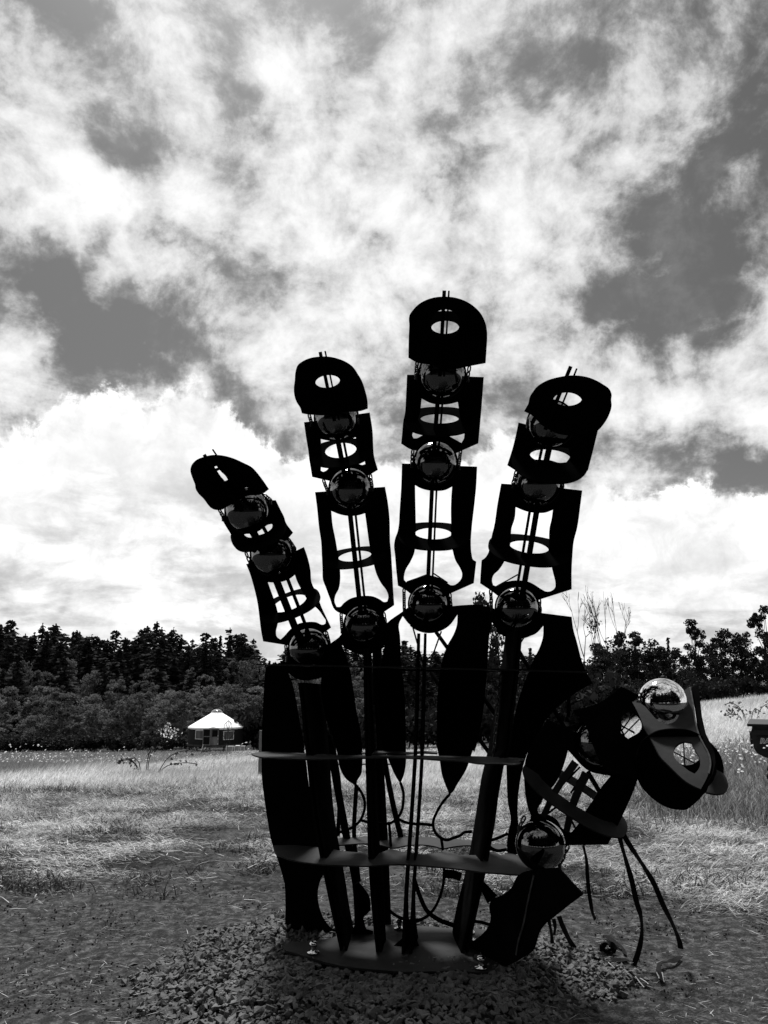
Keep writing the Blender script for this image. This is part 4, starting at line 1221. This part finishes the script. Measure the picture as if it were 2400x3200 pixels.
# trees on the rise to the right
px = 1180
while px < 1740:
    x, H = stand(px, line(px) + rng.uniform(60, 110), 96 + ji(6))
    tree('broadleaf_tree', DRK[rng.integers(3)], x, 96 + ji(6), H, f'dark leafy tree seen between the palm blades, {nth("p")} from the left', 'tree', 'trees behind the palm', wide=rng.uniform(.8, 1.1))
    px += rng.uniform(55, 80)
for px, top, Y, kind, w, lab in [
        (1490, 1848, 84, 0, .75, 'lone leafy treetop showing between middle and index finger'),
        (1970, 1968, 66, 1, 1.05, 'dark leafy tree beside the thin bare tree'),
        (2165, 1932, 58, 2, .85, 'tall bushy tree with a loose top above the bright mirror ball'),
        (2250, 1962, 62, 0, .9, 'rounded dark tree between two taller trees right of the thumb'),
        (2315, 1972, 60, 1, .8, 'shorter dark tree second from the right edge'),
        (1890, 2040, 60, 0, 1.2, 'low dark tree under the two bare trees'),
        (2050, 2018, 64, 2, 1.15, 'dark round tree right behind the bright mirror ball'),
        (1760, 2060, 66, 1, 1.1, 'dark tree beside the index side of the palm'),
        (2450, 1930, 62, 0, 1.0, 'dark tree running out of the right edge')]:
    x, H = stand(px, top, Y)
    tree('broadleaf_tree', DRK[kind], x, Y, H, lab, 'tree', wide=w * min(1.0, 11 / H))
for k in range(15):
    px = 1690 + k * 58 + ji(14); Y = 76 + ji(5)
    x, H = stand(px, 2030 + ji(26), Y)
    tree('broadleaf_tree', DRK[rng.integers(3)], x, Y, H, f'dark tree in the rear row of the right-hand wood, {nth("w")} from the palm', 'tree', 'rear row of the right wood', wide=1.1)
x, H = stand(2378, 1890, 56)
tree('broadleaf_tree', DRK[2], x, 56, H, 'tallest dark tree, at the right edge of the picture', 'tree', wide=.8)
x, H = stand(2086, 1992, 120)
tree('conifer', CON[2], x, 120, H, 'small far conifer tip between the trees on the right', 'conifer')
for px in range(1700, 2560, 47):
    x, H = stand(px + ji(10), 2095 + ji(35), 52 + ji(3))
    tree('thicket_bush', SHR[rng.integers(3)], x, 52 + ji(3), H, f'dark bush under the right-hand trees, {nth("r")} from the palm', 'bush', 'bushes under the right trees', wide=.85, part=('stem', 'foliage'))
x, H = stand(1822, 1822, 61)
tree('bare_tree', BARE[0], x, 61, H, 'tall half bare tree with leafy lower twigs beside the index finger', 'tree', wide=.62)
x, H = stand(1912, 1842, 60)
tree('bare_tree', BARE[1], x, 60, H, 'thin leafless tree forking upward, right of the half bare tree', 'tree', wide=.55)
# woods behind the viewer, mirrored in the balls
for i in range(34):
    a = math.radians(8 + i * 5 + ji(3)); d = 17 + 10 * rng.random()
    tree('conifer', CON[i % 5], d * math.cos(a), -abs(d * math.sin(a)) - 3, rng.uniform(20, 31), f'tall conifer mirrored in the balls, {nth("m")} in the wood behind the viewer', 'conifer', 'mirrored woods', wide=1.3)
a_ = [(-60, -3.5), (60, -3.5), (60, -70), (-60, -70)]
ff = obj('reflection_darkener', pydata('reflection_darkener', [(x_, y_, .03) for x_, y_ in a_], [(3, 2, 1, 0)]), 'reflection_darkener'); tag(ff, 'unseen dark sheet added behind the viewer to darken the ball reflections', kind='structure')  # added out of view so the balls mirror something dark
# flowering bush by the hedge
x, H = stand(520, 2282, 89)
wb = tree('flowering_bush', SHR[1], x, 89, H, 'bush flecked with white blossom left of the yurt', 'bush', wide=.75, part=('stem', 'foliage'))
cen = rng.normal(size=(90, 3)) * np.array([1.1, .7, .35]) + np.array([0, -.3, 1.75])
bl = obj('blossom', quads_mesh('blossom', cen, np.full(90, .22), .6), 'white_blossom', wb)
# bramble sprays rising out of the meadow
def spray(px, py, w, Y, n, label):
    r = np.random.default_rng(int(px)); p = at(px, py, Y); p.z = tz(p.x, Y); e = empty('bramble_spray', p); mb = MB(); cen = []
    for i in range(n):
        dx_ = (r.random() - .3) * w; h = .35 + .45 * r.random(); pts = [Vector((dx_ * .2, 0, 0)), Vector((dx_ * .5, 0, h * .8)), Vector((dx_ * .9, .1, h)), Vector((dx_ * 1.25, .1, h * .92))]
        pts = curve_pts(pts, 4); mb.tube(pts, [.012] * len(pts), 4, False)
        for q_ in pts[4:]:
            for _ in range(2): cen.append(np.array(q_) + r.normal(size=3) * .07)
    mb.build('stem', 'bark', e); obj('leaves', quads_mesh('leaves', np.array(cen), np.full(len(cen), .075), .6), 'broad_leaf', e)
    tag(e, label, 'plant')


spray(455, 2420, 2.2, 21, 7, 'dark arching bramble spray in the bright grass left of the yurt')
spray(2340, 2260, 2.0, 24, 6, 'leafy bramble spray above the cargo bed of the vehicle')
spray(1785, 2360, 1.2, 22, 4, 'small leafy spray in the grass behind the thumb')

# ================================================================== yurt
YY0 = 83.0
yc = at(655, 2328, YY0)
yurt = empty('yurt', (yc.x, YY0 + 2.9, yc.z))
tag(yurt, 'round yurt with white cone roof and dark walls at the meadow edge', 'yurt')
u_ = .0064
RW = 2.9
yurt_part = lambda mb, n, m, p=None, s=False: mb.build(n, m, p or yurt, s)
yurt_part(MB().lathe([(RW, -.02), (RW + .01, .5), (RW, 1.1), (RW - .01, 1.66)], n=56), 'wall', 'wall_cloth', s=True)
roof = yurt_part(MB().lathe([(RW + .02, 1.50), (RW + .06, 1.56), (RW + .05, 1.66), (RW - .05, 1.74), (1.7, 2.42), (.58, 3.08), (.50, 3.08)], n=56), 'roof', 'roof_cloth', s=True)
yurt_part(MB().lathe([(.60, 3.02), (.62, 3.10), (.55, 3.13), (.52, 3.06)], n=32), 'roof_ring', 'roof_cloth', roof, True)
yurt_part(MB().lathe([(.53, 3.10), (.48, 3.24), (.34, 3.36), (.15, 3.41), (0, 3.42)], n=28), 'skylight_dome', 'dome_acrylic', roof, True)
mb = MB(); mb.tube([(.57 * math.cos(t), -.02, 3.08 + .36 * math.sin(t)) for t in [math.pi * i / 14 for i in range(15)]], .035, 6); yurt_part(mb, 'dome_hoop', 'roof_cloth', roof, True)
yurt_part(MB().lathe([(0, -.18), (RW + .12, -.18), (RW + .12, -.02), (0, -.02)], n=40), 'platform', 'dark_timber')
for a in range(0, 360, 30):
    mb = MB(); mb.box(((RW - .1) * math.cos(math.radians(a)), (RW - .1) * math.sin(math.radians(a)), -.42), (.14, .14, .48)); yurt_part(mb, 'platform_post', 'dark_timber')
mb = MB(); mb.box((.50, -RW - .06, 1.70), (1.25, .22, .05)); mb.box((.30, -RW - .05, 1.76), (.5, .18, .05), Matrix.Rotation(-.12, 3, 'Y')); yurt_part(mb, 'door_hood', 'roof_cloth')


def on_wall(xm): return -math.sqrt(RW * RW - xm * xm)


def framed(name, x0, x1, z0, z1, pane_m, frame_m, fw=.055, parent=None, push=.05):
    xm = (x0 + x1) / 2; y = on_wall(xm) - push; an = math.atan2(xm, -on_wall(xm)); M = Matrix.Rotation(an, 3, 'Z'); w = (x1 - x0) / max(math.cos(an), .5); h = z1 - z0
    c = Vector((xm, y, (z0 + z1) / 2)); fr = MB()
    for dx_, dz_, sx, sz_ in ((0, h / 2, w + fw, fw), (0, -h / 2, w + fw, fw), (-w / 2, 0, fw, h - fw), (w / 2, 0, fw, h - fw)):
        fr.box(c + M @ Vector((dx_, 0, dz_)), (sx, .06, sz_), M)
    o = yurt_part(fr, name, frame_m)
    mb = MB(); mb.box(c + M @ Vector((0, .01, 0)), (w - fw * .5, .02, h - fw * .5), M); yurt_part(mb, 'pane', pane_m, o)
    return o, c, M, w, h


framed('window', -1.58, -.70, .58, 1.43, 'window_glass', 'trim_white')
framed('window', 1.36, 2.26, .50, 1.34, 'window_glass', 'trim_white')
d_, c, M, w, h = framed('screen_door', -.68, .06, .02, 1.58, 'screen_mesh', 'timber', .07, push=.16)
mb = MB(); mb.box(c + M @ Vector((0, -.01, .05)), (w - .07, .05, .07), M); yurt_part(mb, 'mid_rail', 'timber', d_)
d_, c, M, w, h = framed('door', .12, .88, .02, 1.58, 'timber', 'timber', .06, push=.06)
mb = MB(); mb.box(c + M @ Vector((0, -.025, .36)), (w - .22, .03, .66), M); yurt_part(mb, 'pane', 'screen_mesh', d_)
for dz_ in (.10, -.20, -.70):
    mb = MB(); mb.box(c + M @ Vector((w * .42, -.06, dz_)), (.07, .06, .08), M); yurt_part(mb, 'latch', 'trim_white', d_)
for k in range(2):
    mb = MB(); mb.box((.15, -RW - .45 - .3 * k, -.25 - .18 * k), (1.2, .3, .05)); yurt_part(mb, 'step', 'timber')
mb = MB(); mb.tube([(-.62, -RW - .2, .05), (-.70, -RW - .75, -.62)], .035, 6); yurt_part(mb, 'step_prop', 'trim_white')

def crate(x, w, h, label, cover=False):
    y = YY0 - 1.2; z = tz(x, y); e = empty('wooden_crate', (x, y, z))
    for k in range(5): MB().box((0, 0, .05 + h * (k + .5) / 5), (w, .5, h / 5 - .012)).build('slat', 'crate_wood', e)
    for s in (-1, 1): MB().box((s * (w / 2 - .05), -.265, .05 + h / 2), (.07, .03, h)).build('batten', 'trim_white', e)
    if cover:
        MB().box((.05, 0, .05 + h + .03), (w * .8, .45, .06)).build('white_bundle', 'cover_white', e)
    tag(e, label, 'crate')


sc_ = .0064
for zx, w, h, lab, cov in [(930, .76, .50, 'widest pale crate beside the yurt wall, nearest the door', False), (1045, .56, .46, 'crate topped with a white bundle, middle of three by the yurt', True), (1138, .46, .46, 'small pale crate farthest from the yurt door', False)]:
    crate(at(540 + zx * .193, 2330, YY0 - 1.2).x, w, h, lab, cov)

# spiral wire ornament standing in the grass
wp = at(712, 2290, 40.0); gz = tz(wp.x, 40.0)
orn = empty('wire_ornament', (wp.x, 40.0, gz)); tag(orn, 'spiral wire garden ornament on a pole in front of the yurt roof', 'ornament')
top = at(712, 2250, 40.0).z - gz
MB().tube([(0, 0, 0), (0, 0, top)], .012, 6).build('pole', 'rod_steel', orn)
for k in range(4):
    a = k * math.pi / 2 + .4; pts = []
    for i in range(26):
        t = i / 25; r_ = .04 + .26 * math.sin(math.pi * t) * (.6 + .5 * t) + .05 * math.sin(16 * t)
        pts.append((r_ * math.cos(a + 2.2 * t), r_ * math.sin(a + 2.2 * t), top * .42 + (top * .56) * t))
    MB().tube(pts, .013, 5).build('spiral_wire', 'rod_steel', orn)

# weathered post and bench behind the palm
p = at(812, 2412, 19.0); pz = tz(p.x, 19.0)
po = empty('wooden_post', (p.x, 19.0, pz)); tag(po, 'weathered grey post standing on a small plank left of the palm', 'post')
MB().box((0, 0, .62), (.075, .075, 1.12)).build('shaft', 'timber', po)
MB().box((.02, 0, .045), (.34, .26, .04)).build('foot_plank', 'dark_timber', po)
MB().box((.02, 0, .012), (.16, .12, .024)).build('foot_block', 'dark_timber', po)
a_, b_ = at(968, 2396, 19.5), at(1222, 2396, 19.5); cx = (a_.x + b_.x) / 2; bz = tz(cx, 19.5)
be = empty('low_bench', (cx, 19.5, bz)); tag(be, 'low pale wooden bench in the field behind the palm', 'bench')
L_ = b_.x - a_.x
for k in range(3): MB().box((0, -.13 + .13 * k, .40), (L_, .115, .04)).build('seat_plank', 'timber', be)
for s in (-1, 1):
    MB().box((s * (L_ / 2 - .15), 0, .19), (.12, .36, .38)).build('leg', 'cover_white', be)

# ================================================================== utility vehicle at the right edge
V0 = at(2348, 2300, 11.0); vz = tz(5.9, 11.4)
ve = empty('utility_vehicle', (V0.x, 11.0, vz), -math.atan2(V0.x, 11.0) - .03); tag(ve, 'dark utility vehicle with cargo bed cut by the right edge', 'utility vehicle')
bt = at(2348, 2266, 11.0).z - vz; bb_ = at(2380, 2368, 11.0).z - vz
hgt = bt - bb_
# bed: side panel in the picture plane (-y), vehicle runs to +x
def prism(prof, y0, y1, name, m, parent=None):
    v = [(x, y0, z) for x, z in prof] + [(x, y1, z) for x, z in prof]; n = len(prof)
    f = [tuple(range(n)), tuple(range(2 * n - 1, n - 1, -1))] + [(i, i + n, (i + 1) % n + n, (i + 1) % n) for i in range(n)]
    return obj(name, pydata(name, v, f), m, parent or ve)


bed = prism([(.02, bt - .02), (.0, bt - hgt * .22), (.015, bt - hgt * .70), (.05, bt - hgt * .86), (.14, bb_ + .01), (.26, bb_ - .02), (1.10, bb_ - .02), (1.12, bt - .02)], .02, 1.36, 'cargo_bed', 'vehicle_plastic')
MB().box((.55, .68, bt), (1.18, 1.42, .035)).build('bed_rim', 'vehicle_trim', bed)
prism([(.05, bt - hgt * .14), (.07, bt - hgt * .30), (1.08, bt - hgt * .30), (1.08, bt - hgt * .14)], -.005, .02, 'upper_panel', 'vehicle_plastic', bed)
prism([(.085, bt - hgt * .34), (.045, bt - hgt * .72), (.26, bt - hgt * .72), (.30, bt - hgt * .62), (1.08, bt - hgt * .62), (1.08, bt - hgt * .34)], -.012, .02, 'name_panel', 'vehicle_panel', bed)
for k in range(3): MB().box((-.012, .10, bt - hgt * (.22 + .24 * k)), (.03, .12, .012)).build('hinge_strip', 'vehicle_trim', bed)
MB().box((-.008, .16, bt - hgt * .44), (.03, .10, .16)).build('tail_light', 'vehicle_panel', bed)


def lettering(txt, size, m, off, loc, y, parent):
    cu = bpy.data.curves.new('lettering', 'FONT'); cu.body = txt; cu.size = size; cu.shear = .25; cu.offset = off; cu.extrude = .002; cu.space_character = 1.05
    tmp = bpy.data.objects.new('lettering', cu); C.objects.link(tmp)
    dg = bpy.context.evaluated_depsgraph_get(); me = bpy.data.meshes.new_from_object(tmp.evaluated_get(dg)); bpy.data.objects.remove(tmp)
    me.materials.clear()
    o = obj('lettering', me, m, parent); o.rotation_euler = (math.pi / 2, 0, 0); o.location = (loc[0], y, loc[1]); return o


lx = at(2372, 2310, 11.0).x - V0.x; lz = at(2372, 2321, 11.0).z - vz
lettering('RANGER', .088, 'letter_white', .0070, (lx, lz), -.016, bed)
lettering('RANGER', .088, 'vehicle_panel', -.0012, (lx, lz), -.0195, bed)


def wheel(x, y, name='wheel'):
    r_ = .33; o = MB().lathe([(.19, -.12), (.30, -.13), (r_, -.09), (r_ + .006, 0), (r_, .09), (.30, .13), (.19, .12)], n=36, M=Matrix.Rotation(math.pi / 2, 3, 'X')).build(name, 'rubber', ve, True)
    o.location = (x, y, r_)
    for k in range(18):
        t = k * math.pi / 9
        for s in (-1, 1):
            pass
    tr = MB()
    for k in range(20):
        t = k * math.pi / 10; M = Matrix.Rotation(-t, 3, 'Y')
        for s in (-1, 1): tr.box(M @ Vector((r_ + .008, s * .055, 0)), (.03, .09, .05), M)
    tr.build('tread', 'rubber', o)
    MB().lathe([(0, -.07), (.07, -.075), (.10, -.05), (.19, -.10), (.19, .10)], n=24, M=Matrix.Rotation(math.pi / 2, 3, 'X')).build('rim', 'wheel_metal', o, True)


wx = at(2393, 2460, 11.05).x - V0.x + .34
for x_, y_ in ((wx, .14), (wx, 1.26), (wx + 2.0, .14), (wx + 2.0, 1.26)): wheel(x_, y_)
MB().box((1.5, .70, .42), (2.6, .8, .18)).build('chassis', 'vehicle_plastic', ve)
prism([(1.12, .52), (1.12, .95), (1.35, .95), (1.45, .62), (2.2, .60), (2.25, .50)], .12, 1.28, 'seat_base', 'vehicle_plastic')
prism([(2.2, .5), (2.15, .98), (2.45, 1.02), (2.95, .92), (3.05, .62), (2.95, .48)], .08, 1.32, 'hood', 'vehicle_panel')
MB().box((1.32, .7, 1.12), (.10, 1.1, .5)).build('seat_back', 'rubber', ve)
for s in (.10, 1.30): MB().tube([(1.16, s, .6), (1.18, s, 1.55), (1.35, s, 1.85), (2.0, s, 1.85), (2.42, s, 1.0)], .028, 8).build('roll_bar', 'vehicle_plastic', ve)
MB().box((1.68, .7, 1.87), (.85, 1.24, .04)).build('roof_panel', 'vehicle_plastic', ve)

# ================================================================== gravel mound, stones
GC, GRX, GRY = (-.02, 4.86), 1.36, 1.02
inv_noise = lambda x, y, s: mnoise.noise(Vector((x * s, y * s, 3.1)))


def mound(x, y):
    r = math.hypot((x - GC[0]) / GRX, (y - GC[1]) / GRY) + .10 * inv_noise(x, y, 1.7) + .5 * max(0, x - .35) * max(0, 4.75 - y)
    t = min(1, max(0, (1.02 - r) / .42)); return .060 * t * t * (3 - 2 * t), r


v = []; f = []; NR, NA = 22, 72
for i in range(NR + 1):
    for j in range(NA):
        a = 2 * math.pi * j / NA; q = 1.12 * i / NR; x = GC[0] + GRX * q * math.cos(a); y = GC[1] + GRY * q * math.sin(a)
        v.append((x, y, mound(x, y)[0] + tz(x, y) - .018 - (.04 if i == NR else 0)))
for i in range(NR):
    for j in range(NA): f.append((i * NA + j, i * NA + (j + 1) % NA, (i + 1) * NA + (j + 1) % NA, (i + 1) * NA + j))
gb = obj('gravel_bed', pydata('gravel_bed', v, f, True), 'field_soil'); tag(gb, 'low mound of earth under the stones', kind='structure')


def rocks(n_var=24):
    out = []
    for k in range(n_var):
        r = np.random.default_rng(900 + k); d = r.normal(size=(11, 3)); d /= np.linalg.norm(d, axis=1, keepdims=True)
        d *= r.uniform(.75, 1.15, (11, 1)) * np.array([1.1, r.uniform(.75, 1.0), r.uniform(.6, .9)])
        bm = bmesh.new()
        for p in d: bm.verts.new(p)
        bmesh.ops.convex_hull(bm, input=bm.verts)
        bmesh.ops.delete(bm, geom=[q for q in bm.verts if not q.link_faces], context='VERTS')
        bmesh.ops.triangulate(bm, faces=bm.faces); bm.verts.index_update()
        out.append((np.array([p.co for p in bm.verts]), np.array([[q.index for q in fc.verts] for fc in bm.faces]))); bm.free()
    return out


RK = rocks()


def rot_rand(r):
    q = r.normal(size=4); q /= np.linalg.norm(q); w, x, y, z = q
    return np.array([[1 - 2 * (y * y + z * z), 2 * (x * y - z * w), 2 * (x * z + y * w)], [2 * (x * y + z * w), 1 - 2 * (x * x + z * z), 2 * (y * z - x * w)], [2 * (x * z - y * w), 2 * (y * z + x * w), 1 - 2 * (x * x + y * y)]])


def stones(name, spots, m):
    Vs = []; Fs = []; k = 0
    for x, y, z, s in spots:
        V, Fc = RK[rng.integers(len(RK))]
        a = rng.random() * 6.283; Rz = np.array([[math.cos(a), -math.sin(a), 0], [math.sin(a), math.cos(a), 0], [0, 0, 1]])
        Rt = rot_rand(rng) if rng.random() < .45 else Rz
        Vs.append(V @ Rt.T * s + np.array([x, y, z])); Fs.append(Fc + k); k += len(V)
    return obj(name, fast_mesh(name, np.concatenate(Vs), np.concatenate(Fs)), m)


spots = []
while len(spots) < 10500:
    x = GC[0] + rng.uniform(-1.2, 1.2) * GRX; y = GC[1] + rng.uniform(-1.2, 1.15) * GRY
    h, r = mound(x, y)
    if r > 1.0 and rng.random() > math.exp(-(r - 1.0) * 38): continue
    inner = math.hypot((x - .14) / .84, (y - 5.28) / .41)
    s = (.010 + .020 * rng.random() ** 1.4) * (1.25 if rng.random() < .08 else 1)
    z = h + tz(x, y) - .004 + rng.uniform(0, .014)
    if inner < 1.0: z = min(z, .040)
    spots.append((x, y, z, s))
gv = stones('gravel', spots, 'rock'); tag(gv, 'crushed dark stones heaped round the base of the sculpture', 'gravel', kind='stuff')
spots = []
while len(spots) < 12000:
    y = 3.6 + 4.0 * rng.random() ** 1.2; x = rng.uniform(-.62, .62) * y
    if mnoise.noise(Vector((x * 1.3, y * 2.2, 7))) + .35 < rng.random(): continue
    spots.append((x, y, tz(x, y) + .003, .0025 + .008 * rng.random() ** 2.5))
cl_ = stones('soil_clods', spots, 'clod'); tag(cl_, 'small clods and pebbles on the bare soil', 'clods', kind='stuff')


# ================================================================== grass and straw
def vn(x, y, s, seed=0.0):
    """smooth value noise on arrays"""
    x = x * s + seed * 17.3; y = y * s - seed * 9.1
    xi = np.floor(x).astype(int); yi = np.floor(y).astype(int); fx = x - xi; fy = y - yi
    fx = fx * fx * (3 - 2 * fx); fy = fy * fy * (3 - 2 * fy)
    hsh = lambda a, b: (np.sin(a * 127.1 + b * 311.7 + seed * 5.3) * 43758.5453) % 1.0
    return (hsh(xi, yi) * (1 - fx) + hsh(xi + 1, yi) * fx) * (1 - fy) + (hsh(xi, yi + 1) * (1 - fx) + hsh(xi + 1, yi + 1) * fx) * fy


def fbm(x, y, s, seed=0.0): return .5 * vn(x, y, s, seed) + .3 * vn(x, y, s * 2.1, seed + 1) + .2 * vn(x, y, s * 4.3, seed + 2)


def field(n, y0, y1, power, umax=.62):
    t = rng.random(n); k = power
    y = ((y1 ** k - y0 ** k) * t + y0 ** k) ** (1 / k)
    return rng.uniform(-umax, umax, n) * y, y


def blades(name, x, y, z, ln, wd, tilt, head, m, tone, curl=.3):
    """bent two-step blades: ln length, tilt from upright, head direction"""
    n = len(x); b = np.stack([x, y, z], 1)
    d = np.stack([np.sin(tilt) * np.cos(head), np.sin(tilt) * np.sin(head), np.cos(tilt)], 1)
    t2 = np.minimum(tilt + curl, 1.75)
    d2 = np.stack([np.sin(t2) * np.cos(head), np.sin(t2) * np.sin(head), np.cos(t2)], 1)
    fa = head + math.pi / 2 + rng.normal(0, .6, n)
    s = np.stack([np.cos(fa), np.sin(fa), rng.normal(0, .25, n)], 1) * (wd / 2)[:, None]
    m1 = b + d * (ln * .55)[:, None]; m2 = m1 + d2 * (ln * .45)[:, None]
    V = np.stack([b - s, b + s, m1 + s * .8, m1 - s * .8, m2], 1).reshape(-1, 3)
    V[:, 2] = np.maximum(V[:, 2], np.repeat(z, 5) + .002)
    i = np.arange(n)[:, None] * 5
    Ft = np.concatenate([i + np.array([[0, 1, 2]]), i + np.array([[0, 2, 3]]), i + np.array([[3, 2, 4]])])
    return obj(name, fast_mesh(name, V, Ft, np.repeat(tone, 5)), m)


# cut straw: edge of the bare soil wanders
x, y = field(680000, 5.3, 19, -.15)
edge = 6.2 + 1.8 * (fbm(x, y, .8, 3) - .5) - np.clip(x - .6, 0, 3) * .22 + np.clip(-x - 1, 0, 3) * .10
pat = fbm(x, y * .55, .95, 5); pat2 = fbm(x * .6, y * 1.6, 2.6, 9)
pat3 = fbm(x, y * 1.4, 5.5, 15)
dn = np.clip(.20 + 5.2 * (.42 * pat + .34 * pat2 + .24 * pat3 - .45), .06, 1)
keep = (rng.random(len(x)) < np.clip((y - edge) / 1.8, 0, 1) ** 1.5) & (rng.random(len(x)) < dn)
x, y, pat, pat2, dn = x[keep], y[keep], pat[keep], pat2[keep], dn[keep]
n = len(x)
tilt = np.clip(rng.normal(1.22, .30, n), .1, 1.55); up = rng.random(n) < np.clip((y - 8) / 20, 0.03, .4); tilt[up] = rng.normal(.7, .3, up.sum())
hd = rng.normal(0, .55, n) + np.where(rng.random(n) < .5, 0, math.pi)
blades('cut_straw', x, y, terrain(x, y) + rng.uniform(0, .05, n), rng.uniform(.03, .13, n) * np.clip(y / 9, .8, 1.5), .0018 + .00042 * y + .002 * rng.random(n), tilt, hd, 'mown_straw', rng.uniform(.2, 1.15, n) ** 1.3 * np.clip(.15 + 1.25 * dn, .2, 1.15), .25)
tag(bpy.data.objects['cut_straw'], 'pale cut straw and short stubble covering the mown field', 'straw', kind='stuff')
# longer bright stalks raked over the stubble, and dark low weeds between
x, y = field(60000, 5.8, 15, -.3)
pt = .5 * fbm(x, y * .55, .95, 5) + .5 * fbm(x * .6, y * 1.6, 2.6, 9)
kp = (rng.random(len(x)) < np.clip((y - 6.6) / 1.5, .02, 1)) & (rng.random(len(x)) < np.clip(5 * (pt - .44), .06, 1)); x, y = x[kp], y[kp]; n = len(x)
blades('raked_hay', x, y, terrain(x, y) + rng.uniform(.02, .07, n), rng.uniform(.05, .18, n), rng.uniform(.003, .006, n) + .0003 * y, rng.uniform(1.15, 1.6, n), rng.normal(0, .7, n) + np.where(rng.random(n) < .5, 0, math.pi), 'mown_straw', rng.uniform(.7, 1.2, n), .2)
tag(bpy.data.objects['raked_hay'], 'longer bright stalks of hay lying over the stubble', 'hay', kind='stuff')
x, y = field(90000, 6.4, 17, -.2)
kp = rng.random(len(x)) < np.clip(7 * (fbm(x * .7, y * 1.3, 1.6, 61) - .53), 0, 1); x, y = x[kp], y[kp]; n = len(x)
blades('field_weeds', x, y, terrain(x, y), rng.uniform(.04, .15, n), .006 + .0006 * y, rng.uniform(.3, 1.2, n), rng.uniform(0, 6.283, n), 'mown_straw', rng.uniform(.03, .14, n), .3)
tag(bpy.data.objects['field_weeds'], 'dark low weeds in patches of the mown field', 'weeds', kind='stuff')
# stray stalks on the bare soil
x, y = field(3600, 3.7, 7.6, .6)
n = len(x)
blades('straw_litter', x, y, terrain(x, y) + rng.uniform(.004, .02, n), rng.uniform(.02, .13, n) * rng.random(n) ** .5, rng.uniform(.002, .0042, n), rng.uniform(1.4, 1.56, n), rng.normal(0, .8, n) + np.where(rng.random(n) < .5, 0, math.pi), 'mown_straw', rng.uniform(.25, 1.0, n), .1)
tag(bpy.data.objects['straw_litter'], 'stray stalks scattered over the bare soil', 'straw', kind='stuff')
# tall meadow
x, y = field(240000, 11.0, 92, -.25, .66)
u = x / y
edge = 13.4 + 3.4 * np.clip(u - .27, 0, .1) / .1 + 2.2 * (fbm(x, y, .35, 13) - .5)
keep = (rng.random(len(x)) < np.clip((y - edge) / 3.0, 0, 1)) & (y < np.where(u > .12, 48, 92))
x, y, u = x[keep], y[keep], u[keep]; n = len(x)
hgt = (.30 + .42 * fbm(x, y, .22, 21) + .22 * rng.random(n)) * np.clip(1.3 - y / 60, .28, 1) * np.clip((y - edge[keep]) / 11, .34, 1) * np.where(u > .3, 1.25, .95)
tone = np.clip(.50 + .95 * fbm(x, y * .45, .30, 31) + .5 * (rng.random(n) - .5), .3, 1.25)
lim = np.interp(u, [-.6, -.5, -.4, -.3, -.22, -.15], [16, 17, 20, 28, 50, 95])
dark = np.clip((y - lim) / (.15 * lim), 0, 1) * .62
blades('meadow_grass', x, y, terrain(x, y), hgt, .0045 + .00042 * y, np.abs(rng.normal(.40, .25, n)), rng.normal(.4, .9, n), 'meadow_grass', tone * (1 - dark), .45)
tag(bpy.data.objects['meadow_grass'], 'tall dry meadow grass beyond the mown strip', 'grass', kind='stuff')
# white meadow flowers
def flowers(name, x, y, h, r, label):
    n = len(x); z = terrain(x, y) + h
    k = 6; V = []; a = np.arange(k) * 2 * math.pi / k
    c = np.stack([x, y, z], 1)
    nx_ = rng.normal(0, .35, n); ny_ = rng.normal(-.25, .3, n)
    ring_ = np.stack([np.cos(a), np.sin(a)], 1)
    P = c[:, None, :] + np.concatenate([ring_[None] * r[:, None, None], (-(nx_[:, None] * ring_[None, :, 0] + ny_[:, None] * ring_[None, :, 1]) * r[:, None])[..., None]], 2)
    V = np.concatenate([P, c[:, None, :] + np.array([0, 0, .012])], 1).reshape(-1, 3)
    i = np.arange(n)[:, None] * (k + 1)
    Ft = np.concatenate([i + np.array([[j, (j + 1) % k, k]]) for j in range(k)])
    o = obj(name, fast_mesh(name, V, Ft), 'daisy_petal'); return tag(o, label, 'flowers', kind='stuff')


x1, y1 = field(1500, 15, 42, -.8, .60); kp = (x1 / y1 < -.2 + .1 * rng.random(len(x1))) & (y1 > np.interp(x1 / y1, [-.6, -.5, -.4, -.3, -.22], [16, 17, 20, 28, 50]) * .82); x1, y1 = x1[kp], y1[kp]
x2, y2 = field(5200, 10, 32, -.2, .60); kp = (x2 / y2 > .33 + .05 * rng.random(len(x2))) & (rng.random(len(x2)) < np.clip(fbm(x2, y2, .6, 41) * 2 - .3, .1, 1)); x2, y2 = x2[kp], y2[kp]
x3, y3 = field(500, 14, 60, .2, .5)
x = np.concatenate([x1, x2, x3]); y = np.concatenate([y1, y2, y3])
flowers('meadow_flowers', x, y, (.45 + .35 * rng.random(len(x))) * np.clip(1.3 - y / 60, .4, 1), .009 + .011 * rng.random(len(x)) + .00022 * y, 'white daisies dotted through the tall grass')
# clover and short green growth on the right
x, y = field(90000, 8.6, 18.5, -.2, .62)
kp = (x / y > .29 + .08 * rng.random(len(x))) & (rng.random(len(x)) < np.clip((y - 8.6) / 2, 0, 1)); x, y = x[kp], y[kp]; n = len(x)
blades('field_herbs', x, y, terrain(x, y), rng.uniform(.10, .36, n), .006 + .0006 * y, np.abs(rng.normal(.35, .25, n)), rng.uniform(0, 6.283, n), 'meadow_grass', rng.uniform(.08, .50, n) * (.6 + .6 * fbm(x, y, .7, 51)), .4)
tag(bpy.data.objects['field_herbs'], 'short leafy growth among the daisies on the right', 'herbs', kind='stuff')
